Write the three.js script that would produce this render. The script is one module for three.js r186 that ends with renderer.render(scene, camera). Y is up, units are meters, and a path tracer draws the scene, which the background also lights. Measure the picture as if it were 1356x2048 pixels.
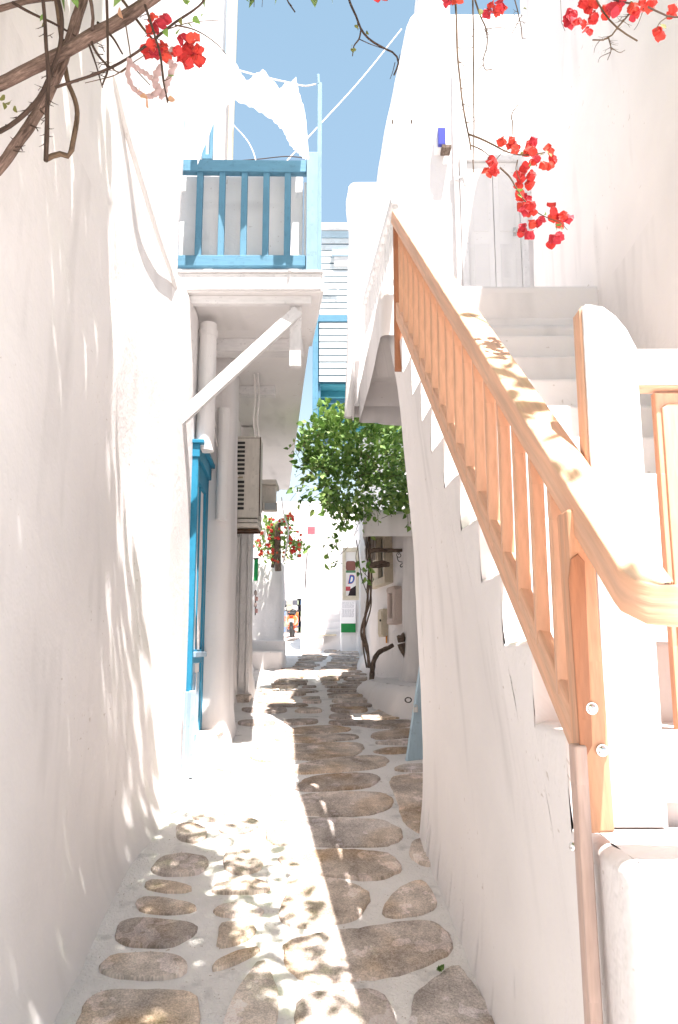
import * as THREE from 'three';
import { RoundedBoxGeometry } from 'three/addons/geometries/RoundedBoxGeometry.js';
import { mergeGeometries, mergeVertices } from 'three/addons/utils/BufferGeometryUtils.js';
import { ImprovedNoise } from 'three/addons/math/ImprovedNoise.js';

// ---------------------------------------------------------------- camera, sky, sun, exposure
const W = 1356, H = 2048, FOC = 1593, PITCH = 9.8 * Math.PI / 180, EYE = 1.6;
const scene = new THREE.Scene();
const camera = new THREE.PerspectiveCamera(2 * Math.atan(H / 2 / FOC) * 180 / Math.PI, W / H, 0.05, 400);
camera.position.set(0, EYE, 0);
camera.rotation.x = PITCH;
scene.add(camera);

const SKY_W = 64, SKY_H = 256, skyData = new Float32Array(SKY_W * SKY_H * 4);
const skyStops = [[0, .44, .47, .49], [7, .39, .44, .48], [13, .32, .40, .46], [20, .21, .30, .385], [30, .155, .235, .325], [42, .145, .222, .305], [60, .135, .205, .28], [90, .125, .19, .265]];
for (let j = 0; j < SKY_H; j++) {
  const el = Math.max(0, (j + .5) / SKY_H * 180 - 90);
  let k = 0; while (k < skyStops.length - 2 && el > skyStops[k + 1][0]) k++;
  const a = skyStops[k], b = skyStops[k + 1], t = Math.min(1, (el - a[0]) / (b[0] - a[0]));
  for (let i = 0; i < SKY_W; i++) {
    const o = (j * SKY_W + i) * 4;
    for (let c = 0; c < 3; c++) skyData[o + c] = .83 * (a[c + 1] + (b[c + 1] - a[c + 1]) * t);
    skyData[o + 3] = 1;
  }
}
const skyTex = new THREE.DataTexture(skyData, SKY_W, SKY_H, THREE.RGBAFormat, THREE.FloatType);
skyTex.mapping = THREE.EquirectangularReflectionMapping; skyTex.magFilter = THREE.LinearFilter; skyTex.needsUpdate = true;
scene.background = skyTex; scene.environment = skyTex;

const SUN = new THREE.Vector3(.18, 1, .40).normalize();
const sun = new THREE.DirectionalLight(new THREE.Color(1, .94, .90), 4.0);
sun.target.position.set(0, 1, -6); sun.position.copy(SUN).multiplyScalar(40).add(sun.target.position);
sun.castShadow = true; sun.shadow.mapSize.set(4096, 4096); sun.shadow.radius = 1;
Object.assign(sun.shadow.camera, { left: -14, right: 14, top: 30, bottom: -30, near: 1, far: 100 });
scene.add(sun, sun.target);

const renderer = new THREE.WebGLRenderer({ antialias: true });
renderer.setSize(678, 1024);
renderer.shadowMap.enabled = true;
renderer.toneMapping = THREE.LinearToneMapping;
renderer.toneMappingExposure = 3.3;

// ---------------------------------------------------------------- helpers
function rng(seed) { let a = seed >>> 0; return () => { a |= 0; a = a + 0x6D2B79F5 | 0; let t = Math.imul(a ^ a >>> 15, 1 | a); t = t + Math.imul(t ^ t >>> 7, 61 | t) ^ t; return ((t ^ t >>> 14) >>> 0) / 4294967296; }; }
const R = rng(20240611), rr = (a, b) => a + (b - a) * R();
const IN = new ImprovedNoise(), noise = (x, y, z) => IN.noise(x + 31.7, y + 17.3, z + 5.1);
const V = (x, y, z) => new THREE.Vector3(x, y, z);
const lerp = (a, b, t) => a + (b - a) * t;
const sP = Math.sin(PITCH), cP = Math.cos(PITCH);
function ray(px, py) { const y = H / 2 - py; return [px - W / 2, y * cP + FOC * sP, FOC * cP - y * sP]; }
function at(px, py, d) { const r = ray(px, py), t = d / r[2]; return V(r[0] * t, EYE + r[1] * t, -d); }          // point d metres down the alley
const dOfX = (px, py, x) => { const r = ray(px, py); return x * r[2] / r[0]; };
const GP = [[-60, -.1], [-2, -.06], [0, -.06], [1.5, .02], [3.17, .26], [4.4, .495], [5, .62], [6, .775], [7, .91], [8, 1.02], [10, 1.18], [12, 1.29], [14, 1.39], [17, 1.5], [20, 1.6], [25, 1.85], [30, 2.04], [45, 2.5], [300, 3]];
function G(d) {                                                                                                  // height of the ground, d metres down the alley
  let k = 0; while (k < GP.length - 2 && d > GP[k + 1][0]) k++;
  const p = (i) => GP[Math.min(Math.max(i, 0), GP.length - 1)], [x0, y0] = p(k), [x1, y1] = p(k + 1);
  const sl = (i) => (p(i + 1)[1] - p(i)[1]) / Math.max(1e-6, p(i + 1)[0] - p(i)[0]), s = sl(k), m = (i) => { const a = sl(Math.max(0, i - 1)), b = sl(Math.min(GP.length - 2, i)); return (a + b) / 2; };
  const m0 = k > 0 ? m(k) : s, m1 = k < GP.length - 2 ? m(k + 1) : s, h = x1 - x0, t = Math.min(1, Math.max(0, (d - x0) / h));
  return (2 * t ** 3 - 3 * t * t + 1) * y0 + (t ** 3 - 2 * t * t + t) * h * m0 + (-2 * t ** 3 + 3 * t * t) * y1 + (t ** 3 - t * t) * h * m1;
}
function onGround(px, py) { const r = ray(px, py), s = r[1] / r[2]; let a = .8, b = 45; for (let i = 0; i < 40; i++) { const m = (a + b) / 2; if (EYE + s * m > G(m)) a = m; else b = m; } return at(px, py, a); }

const used = {};
function numbered(n) { used[n] = (used[n] ?? -1) + 1; return used[n] ? n + '_' + String(used[n]).padStart(3, '0') : n; }
function shade(o) { o.castShadow = true; o.receiveShadow = true; return o; }
function fix(g) {
  if (!g.attributes.normal) g.computeVertexNormals();
  if (!g.attributes.uv) boxUV(g);
  for (const k of Object.keys(g.attributes)) if (!['position', 'normal', 'uv'].includes(k)) g.deleteAttribute(k);
  return g.index ? g.toNonIndexed() : g;
}
function boxUV(g, along) {                       // metres; the longest side runs along v
  g.computeBoundingBox(); const s = g.boundingBox.getSize(V(0, 0, 0)), ax = along ?? (s.x >= s.y && s.x >= s.z ? 0 : s.y >= s.z ? 1 : 2);
  const p = g.attributes.position, n = g.attributes.normal, uv = new Float32Array(p.count * 2), o = R() * 3;
  for (let i = 0; i < p.count; i++) {
    const q = [p.getX(i), p.getY(i), p.getZ(i)], m = [Math.abs(n.getX(i)), Math.abs(n.getY(i)), Math.abs(n.getZ(i))];
    let d = m[0] > m[1] && m[0] > m[2] ? 0 : m[1] > m[2] ? 1 : 2; if (d === ax) d = -1;
    const rest = [0, 1, 2].filter((c) => c !== ax && c !== d);
    uv[2 * i] = q[rest[0]] + o; uv[2 * i + 1] = (d === -1 ? q[rest[1]] : q[ax]) + o * 1.7;
  }
  return g.setAttribute('uv', new THREE.BufferAttribute(uv, 2));
}
function mesh(name, geos, mat, parent) {
  const list = (Array.isArray(geos) ? geos : [geos]).map(fix), g = list.length > 1 ? mergeGeometries(list) : list[0];
  const m = shade(new THREE.Mesh(g, mat)); m.name = parent ? name : numbered(name);
  (parent ?? scene).add(m); return m;
}
function tag(o, label, category, group) { o.userData.label = label; o.userData.category = category; if (group) o.userData.group = group; return o; }
function thing(name, label, category, pos = V(0, 0, 0), group) { const o = new THREE.Group(); o.name = numbered(name); o.position.copy(pos); scene.add(o); return tag(o, label, category, group); }
function part(name, parent) { const o = new THREE.Group(); o.name = name; parent.add(o); return o; }
function local(g, t) { return g.translate(-t.position.x, -t.position.y, -t.position.z); }                      // world-space geometry into a thing's own space
function rbox(w, h, d, r = .006, seg = 2) { const g = new RoundedBoxGeometry(w, h, d, seg, Math.min(r, w / 2.01, h / 2.01, d / 2.01)); g.deleteAttribute('uv'); return boxUV(g); }
function box(x0, x1, y0, y1, d0, d1, r) { return rbox(Math.abs(x1 - x0), Math.abs(y1 - y0), Math.abs(d1 - d0), r).translate((x0 + x1) / 2, (y0 + y1) / 2, -(d0 + d1) / 2); }
function bar(a, b, w, h, r = .006, up = V(0, 1, 0)) {  // w across, h along up
  const d = b.clone().sub(a), L = d.length(); d.normalize();
  const x = V(0, 0, 0).crossVectors(up, d).normalize(), y = V(0, 0, 0).crossVectors(d, x);
  return rbox(w, h, L, r).applyMatrix4(new THREE.Matrix4().makeBasis(x, y, d).setPosition(a.clone().add(b).multiplyScalar(.5)));
}
function tube(pts, rad, radial = 8, seg = null, wob = 0, seed = 0) {
  const curve = new THREE.CatmullRomCurve3(pts, false, 'centripetal'), n = seg ?? Math.max(4, pts.length * 4), pos = [], uv = [], idx = [];
  const fr = curve.computeFrenetFrames(n, false), len = curve.getLength();
  for (let i = 0; i <= n; i++) {
    const t = i / n, c = curve.getPointAt(t), r0 = typeof rad === 'function' ? rad(t) : rad;
    for (let j = 0; j <= radial; j++) {
      const a = (j % radial) / radial * 2 * Math.PI, r = r0 * (1 + wob * noise(Math.cos(a) * 1.5 + seed, t * len * 14, Math.sin(a) * 1.5));
      const q = c.clone().addScaledVector(fr.normals[i], Math.cos(a) * r).addScaledVector(fr.binormals[i], Math.sin(a) * r);
      pos.push(q.x, q.y, q.z); uv.push(j / radial * 2 * Math.PI * .03, t * len);
    }
  }
  for (let i = 0; i < n; i++) for (let j = 0; j < radial; j++) { const a = i * (radial + 1) + j, b = a + radial + 1; idx.push(a, b, a + 1, b, b + 1, a + 1); }
  for (const [i, f] of [[0, 1], [n, 0]]) { const c = curve.getPointAt(i / n), k = pos.length / 3; pos.push(c.x, c.y, c.z); uv.push(0, 0); for (let j = 0; j < radial; j++) { const a = i * (radial + 1) + j; f ? idx.push(k, a, a + 1) : idx.push(k, a + 1, a); } }
  const g = new THREE.BufferGeometry(); g.setAttribute('position', new THREE.Float32BufferAttribute(pos, 3)); g.setAttribute('uv', new THREE.Float32BufferAttribute(uv, 2)); g.setIndex(idx); g.computeVertexNormals();
  return g;
}
// lumpy whitewashed masonry: a footprint [[x, d], ...] (counter-clockwise seen from above in x, -z) raised from y0 to y1 with rounded corners, wandering faces and a skirt at the ground
function plaster(fp, y0, y1, o = {}) {
  const { r = .06, amp = .012, flare = 0, rt = .05, ds = .1, dy = .12, batter = 0, seed = 0, topAt = null, flareH = .09, flareAt = null } = o;
  let P2 = fp.map(([x, d]) => new THREE.Vector2(x, -d)); if (THREE.ShapeUtils.isClockWise(P2)) P2 = P2.reverse();
  const ring = [], n = P2.length;
  for (let i = 0; i < n; i++) {
    const p = P2[i], a = P2[(i + n - 1) % n], b = P2[(i + 1) % n], da = a.clone().sub(p), db = b.clone().sub(p), la = da.length(), lb = db.length();
    const k = Math.min(r * 1.2, la * .45, lb * .45); da.normalize(); db.normalize();
    const A = p.clone().addScaledVector(da, k), B = p.clone().addScaledVector(db, k);
    for (let t = 0; t <= 4; t++) { const s = t / 4; ring.push(new THREE.Vector2((1 - s) ** 2 * A.x + 2 * s * (1 - s) * p.x + s * s * B.x, (1 - s) ** 2 * A.y + 2 * s * (1 - s) * p.y + s * s * B.y)); }
    const kb = Math.min(r * 1.2, lb * .45, P2[(i + 2) % n].distanceTo(b) * .45), L = lb - k - kb, m = Math.floor(L / ds);
    for (let j = 1; j < m; j++) ring.push(B.clone().addScaledVector(db, L * j / m));
  }
  const N = ring.length, nor = ring.map((p, i) => { const a = ring[(i + N - 1) % N], b = ring[(i + 1) % N], t = b.clone().sub(a).normalize(); return new THREE.Vector2(t.y, -t.x); });
  const arc = [0]; for (let i = 1; i <= N; i++) arc.push(arc[i - 1] + ring[i % N].distanceTo(ring[i - 1]));
  const rows = [], top = y1 - rt, m = Math.max(1, Math.ceil((top - y0) / dy));
  for (let j = 0; j <= m; j++) rows.push([lerp(y0, top, j / m), 0]);
  for (let j = 1; j <= 4; j++) { const a = j / 4 * Math.PI / 2; rows.push([top + rt * Math.sin(a), rt * (1 - Math.cos(a))]); }
  const pos = [], uv = [], idx = [];
  rows.forEach(([y, inset], j) => {
    for (let i = 0; i <= N; i++) {
      const p = ring[i % N], q = nor[i % N];
      let yy = y, wx = 0; if (topAt) yy = y0 + (y - y0) * (topAt(p.x, -p.y) - y0) / (y1 - y0);
      let off = -inset - batter * (yy - y0) + amp * (noise(p.x * .9 + seed, yy * .9, p.y * .9) * 1.6 + noise(p.x * 3.1 + seed, yy * 2.7, p.y * 3.1) * .55 + noise(p.x * 9 + seed, yy * 8, p.y * 9) * .08);
      if (flare) off += flare * Math.exp(-Math.max(0, yy - (flareAt ?? G(-p.y))) / flareH);
      if (o.warp) wx = o.warp(p.x, yy); pos.push(p.x + q.x * off + wx, yy, p.y + q.y * off); uv.push(arc[i] + seed * .37, yy);
    }
  });
  for (let j = 0; j < rows.length - 1; j++) for (let i = 0; i < N; i++) { const a = j * (N + 1) + i, b = a + N + 1; idx.push(a, a + 1, b, b, a + 1, b + 1); }
  const last = (rows.length - 1) * (N + 1), c2 = []; for (let i = 0; i < N; i++) c2.push(new THREE.Vector2(pos[(last + i) * 3], pos[(last + i) * 3 + 2]));
  for (const t of THREE.ShapeUtils.triangulateShape(c2, [])) idx.push(last + t[0], last + t[2], last + t[1]);
  const g = new THREE.BufferGeometry(); g.setAttribute('position', new THREE.Float32BufferAttribute(pos, 3)); g.setAttribute('uv', new THREE.Float32BufferAttribute(uv, 2)); g.setIndex(idx);
  let s = 0; const pa = pos; for (let i = 0; i < 3; i++) s += 0;
  g.computeVertexNormals();
  // face outwards: the first wall triangle's normal must point along its ring normal
  const nn = g.attributes.normal; if (nn.getX(N + 1) * nor[0].x + nn.getZ(N + 1) * nor[0].y < 0) { const ix = g.index.array; for (let i = 0; i < ix.length; i += 3) { const t = ix[i]; ix[i] = ix[i + 1]; ix[i + 1] = t; } g.computeVertexNormals(); }
  // smooth over the seam
  for (let j = 0; j < rows.length; j++) { const a = j * (N + 1), b = a + N, x = nn.getX(a) + nn.getX(b), y = nn.getY(a) + nn.getY(b), z = nn.getZ(a) + nn.getZ(b), l = Math.hypot(x, y, z) || 1; nn.setXYZ(a, x / l, y / l, z / l); nn.setXYZ(b, x / l, y / l, z / l); }
  return g;
}
function outline(pts, depth, bevel = .004) {   // pts are [u, v] pairs: an extruded board in the u-v plane, depth along +w
  const s = new THREE.Shape(pts.map(([x, y]) => new THREE.Vector2(x, y)));
  const g = new THREE.ExtrudeGeometry(s, { depth: depth - 2 * bevel, bevelEnabled: true, bevelThickness: bevel, bevelSize: bevel, bevelSegments: 2, curveSegments: 8 });
  g.translate(0, 0, bevel); g.deleteAttribute('uv'); return boxUV(g);
}

// ---------------------------------------------------------------- textures and materials
function tileNoise(size, seed) {
  const r = rng(seed), tabs = {};
  const lat = (n) => tabs[n] ??= Float32Array.from({ length: n * n }, () => r());
  return (x, y, n) => { // x, y in 0..1, n cells
    const T = lat(n), fx = x * n, fy = y * n, x0 = Math.floor(fx), y0 = Math.floor(fy); let u = fx - x0, v = fy - y0; u = u * u * (3 - 2 * u); v = v * v * (3 - 2 * v);
    const g = (i, j) => T[((j % n + n) % n) * n + (i % n + n) % n];
    return lerp(lerp(g(x0, y0), g(x0 + 1, y0), u), lerp(g(x0, y0 + 1), g(x0 + 1, y0 + 1), u), v);
  };
}
function texture(size, fn, srgb, rep) {
  const d = new Uint8Array(size * size * 4);
  for (let j = 0; j < size; j++) for (let i = 0; i < size; i++) { const c = fn(i / size, j / size), o = (j * size + i) * 4; for (let k = 0; k < 3; k++) d[o + k] = Math.max(0, Math.min(255, (c.length ? c[k] : c) * 255)); d[o + 3] = 255; }
  const t = new THREE.DataTexture(d, size, size, THREE.RGBAFormat); t.wrapS = t.wrapT = THREE.RepeatWrapping; t.magFilter = THREE.LinearFilter; t.minFilter = THREE.LinearMipmapLinearFilter; t.generateMipmaps = true;
  if (srgb) t.colorSpace = THREE.SRGBColorSpace;
  t.repeat.set(1 / rep, 1 / rep); t.needsUpdate = true; return t;
}
const n1 = tileNoise(0, 11), n2 = tileNoise(0, 22), n3 = tileNoise(0, 33);
const fbm = (f, x, y, n, oct, g = .5) => { let s = 0, a = 1, t = 0; for (let o = 0; o < oct; o++) { s += a * f(x, y, n << o); t += a; a *= g; } return s / t; };
const T = {};
T.plasterBump = texture(1024, (x, y) => .55 * fbm(n1, x, y, 6, 4) + .3 * n2(x, y, 64) + .15 * n3(x, y, 220), false, 2.2);
T.plasterColor = texture(1024, (x, y) => {
  const b = fbm(n2, x, y, 5, 5), st = fbm(n3, x, y * .25, 24, 3); let v = .955 + .09 * (b - .5) - .05 * Math.max(0, st - .6) * 4;
  const sp = n1(x, y, 190) > .955 && b > .5 ? .10 : 0; v -= sp;
  return [v, v - .004 - sp * .15, v - .01 - sp * .3];
}, true, 3.7);
T.mortarColor = texture(1024, (x, y) => { const b = fbm(n1, x, y, 8, 5), d = fbm(n3, x, y, 20, 4); let v = .95 + .1 * (b - .5) - .5 * Math.max(0, d - .63); const sp = n2(x, y, 160) > .94 && d > .5 ? .22 : 0; v -= sp; return [v, v - .012 - sp * .2, v - .025 - sp * .4]; }, true, 1.7);
T.mortarBump = texture(1024, (x, y) => .5 * fbm(n2, x, y, 14, 4) + .3 * n1(x, y, 110) + .2 * n3(x, y, 256), false, 1.1);
T.stoneColor = texture(1024, (x, y) => {
  const wx = x + .03 * (fbm(n2, x, y, 7, 3) - .5), wy = y + .05 * (fbm(n3, x, y, 7, 3) - .5);
  const band = fbm(n1, wx, wy, 5, 2), lay = fbm(n2, wx * 1, wy, 11, 5, .62), speck = n3(x, y, 300), rust = Math.max(0, fbm(n3, wx, wy, 4, 4) - .53) * 2.2;
  let v = .80 + .48 * (lay - .5) + .16 * (band - .5) + .20 * (speck - .5);
  const crack = Math.abs(fbm(n2, wx, wy, 6, 3) - .5) < .004 ? .07 : 0; v -= crack;
  const li = fbm(n1, x + .3, y, 16, 3) > .66 ? .10 : 0; v += li;
  return [v + .05 * rust, v - .022 - .03 * rust, v - .042 - .14 * rust + li * .2];
}, true, 1.3);
T.stoneBump = texture(1024, (x, y) => { const c = Math.abs(fbm(n2, x + .01, y, 6, 3) - .5); return .35 * fbm(n1, x, y, 7, 5, .6) + .3 * n2(x, y, 90) + .15 * n3(x, y, 260) + .05 * Math.min(1, c * 30); }, false, 1.0);
T.wood = texture(512, (x, y) => {
  const w = x + .02 * (fbm(n1, x, y, 3, 3) - .5), g = .5 + .5 * Math.sin(2 * Math.PI * (w * 9 + .8 * fbm(n2, x, y, 2, 2))), f = fbm(n3, w, y * .125, 64, 3);
  const v = .93 + .05 * (g - .5) + .12 * (f - .5); return [v, v - .02 - .02 * g, v - .03 - .04 * g];
}, true, .42);
T.woodRail = texture(1024, (x, y) => {
  let kd = 0, bend = 0; for (const [kx, ky, kr] of [[.3, .22, .010], [.62, .71, .014], [.85, .45, .007]]) { const dx = (x - kx), dy = (y - ky) * .45, r = Math.hypot(dx, dy); kd += Math.exp(-((r / kr) ** 2)); bend += .05 * Math.sign(dx) * Math.exp(-((r / .05) ** 2)); }
  const w = x + bend + .02 * (fbm(n1, x, y, 3, 3) - .5), g = .5 + .5 * Math.sin(2 * Math.PI * (w * 26 + .8 * fbm(n2, x, y, 2, 2))), f = fbm(n3, w, y * .0625, 128, 3), b = fbm(n1, x, y, 4, 3);
  const v = .93 + .05 * (g - .5) + .14 * (f - .5) + .12 * (b - .5) - .38 * Math.min(1, kd); return [v, v - .02 - .02 * g - .06 * kd, v - .03 - .04 * g - .08 * kd];
}, true, 1.25);
T.woodBump = texture(512, (x, y) => fbm(n3, x, y * .125, 64, 3), false, .42);
T.paint = texture(512, (x, y) => { const f = fbm(n3, x, y * .25, 48, 3), b = fbm(n1, x, y, 6, 4); const v = .93 + .1 * (b - .5) + .07 * (f - .5) - (fbm(n2, x, y, 30, 3) > .74 ? .05 : 0); return [v, v, v]; }, true, .8);
T.bark = texture(512, (x, y) => { const f = fbm(n3, x, y * .25, 40, 4, .65), b = fbm(n1, x, y, 5, 3); const v = .62 + .55 * (f - .5) + .3 * (b - .5); return [v, v - .03, v - .06]; }, true, .22);
T.barkBump = texture(512, (x, y) => fbm(n3, x, y * .25, 40, 4, .65), false, .22);
T.cloth = texture(512, (x, y) => .5 + .25 * Math.sin(2 * Math.PI * x * 128) + .25 * Math.sin(2 * Math.PI * y * 128), false, .4);
const mat = (rgb, o = {}) => new THREE.MeshPhysicalMaterial({ color: new THREE.Color().setRGB(...rgb), roughness: .9, ...o });
const M = {};
M.plaster = mat([.93, .895, .892], { map: T.plasterColor, bumpMap: T.plasterBump, bumpScale: .0045, roughness: .95 });
M.plasterRough = mat([.93, .895, .892], { map: T.plasterColor, bumpMap: T.plasterBump, bumpScale: .009, roughness: .95 });
M.plasterFine = mat([.93, .905, .90], { map: T.plasterColor, bumpMap: T.plasterBump, bumpScale: .004, roughness: .92 });
M.mortar = mat([.95, .925, .92], { map: T.mortarColor, bumpMap: T.mortarBump, bumpScale: .012, roughness: .97 });
M.stones = [[.88, .79, .74], [.96, .87, .81], [.74, .66, .62], [.92, .81, .73], [.84, .78, .76], [.98, .87, .80]].map((c) => mat(c, { map: T.stoneColor, bumpMap: T.stoneBump, bumpScale: .014, roughness: .93, specularIntensity: .3 }));
M.pine = mat([.80, .50, .34], { map: T.wood, bumpMap: T.woodBump, bumpScale: .0015, roughness: .6 });
M.pinePale = mat([.82, .52, .36], { map: T.wood, bumpMap: T.woodBump, bumpScale: .0015, roughness: .6 });
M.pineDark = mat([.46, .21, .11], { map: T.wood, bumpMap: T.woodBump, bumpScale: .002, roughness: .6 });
M.whiteWood = mat([.92, .895, .885], { map: T.paint, bumpMap: T.woodBump, bumpScale: .001, roughness: .75 });
M.postBlue = mat([.26, .42, .53], { map: T.paint, roughness: .6 });
M.blue = mat([.11, .29, .42], { map: T.paint, roughness: .6, bumpMap: T.woodBump, bumpScale: .001 });
M.blueDoor = mat([.02, .27, .45], { map: T.paint, roughness: .5, bumpMap: T.woodBump, bumpScale: .001 });
M.blueDoorPale = mat([.40, .55, .68], { map: T.paint, roughness: .5 });
M.paleBlue = mat([.50, .66, .77], { map: T.paint, roughness: .6 });
M.teal = mat([.04, .27, .36], { map: T.paint, roughness: .6 });
M.boardWhite = mat([.80, .86, .88], { map: T.paint, roughness: .7 });
M.greyWood = mat([.42, .34, .29], { map: T.bark, bumpMap: T.barkBump, bumpScale: .004 });
M.bark = mat([.46, .33, .28], { map: T.bark, bumpMap: T.barkBump, bumpScale: .004 });
M.twig = mat([.17, .11, .085], { map: T.bark, roughness: .85 });
M.stem = mat([.34, .24, .16], { map: T.bark, roughness: .85 });
M.cloth = mat([.90, .88, .86], { bumpMap: T.cloth, bumpScale: .0006, transmission: .45, thickness: 0, roughness: 1, side: THREE.DoubleSide });
M.metal = mat([.55, .54, .52], { metalness: .7, roughness: .4 });
M.chrome = mat([.8, .79, .77], { metalness: 1, roughness: .25 });
M.iron = mat([.05, .045, .04], { metalness: .4, roughness: .6 });
M.black = mat([.02, .02, .02], { roughness: .6 });
M.acCase = mat([.72, .67, .60], { map: T.paint, roughness: .6 });
M.rust = mat([.22, .13, .08], { map: T.bark });
M.glass = mat([1, 1, 1], { transmission: 1, thickness: 0, roughness: .03, ior: 1.5 });
M.glassDark = mat([.35, .38, .40], { roughness: .05, metalness: 0, specularIntensity: 1, clearcoat: 1, clearcoatRoughness: .03 });
M.cream = mat([.72, .63, .48], { map: T.paint, roughness: .7 });
M.cable = mat([.78, .74, .71], { roughness: .8 });
M.leaf = [[.16, .30, .055], [.22, .37, .08], [.11, .22, .04], [.32, .45, .12]].map((c) => mat(c, { transmission: .3, thickness: 0, roughness: .75, side: THREE.DoubleSide }));
M.leafOlive = mat([.22, .22, .05], { transmission: .35, thickness: 0, roughness: .8, side: THREE.DoubleSide });
M.leafPeach = mat([.72, .40, .24], { transmission: .35, thickness: 0, roughness: .8, side: THREE.DoubleSide });
M.dried = mat([.52, .36, .34], { transmission: .25, thickness: 0, roughness: .9, side: THREE.DoubleSide });
M.bract = [[.60, .030, .026], [.66, .045, .028], [.54, .026, .045], [.70, .065, .035]].map((c) => mat(c, { transmission: .2, thickness: 0, roughness: .8, side: THREE.DoubleSide }));
M.bractFar = mat([.72, .11, .05], { transmission: .35, thickness: 0, roughness: .8, side: THREE.DoubleSide });
M.eye = mat([.85, .78, .5]);

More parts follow.
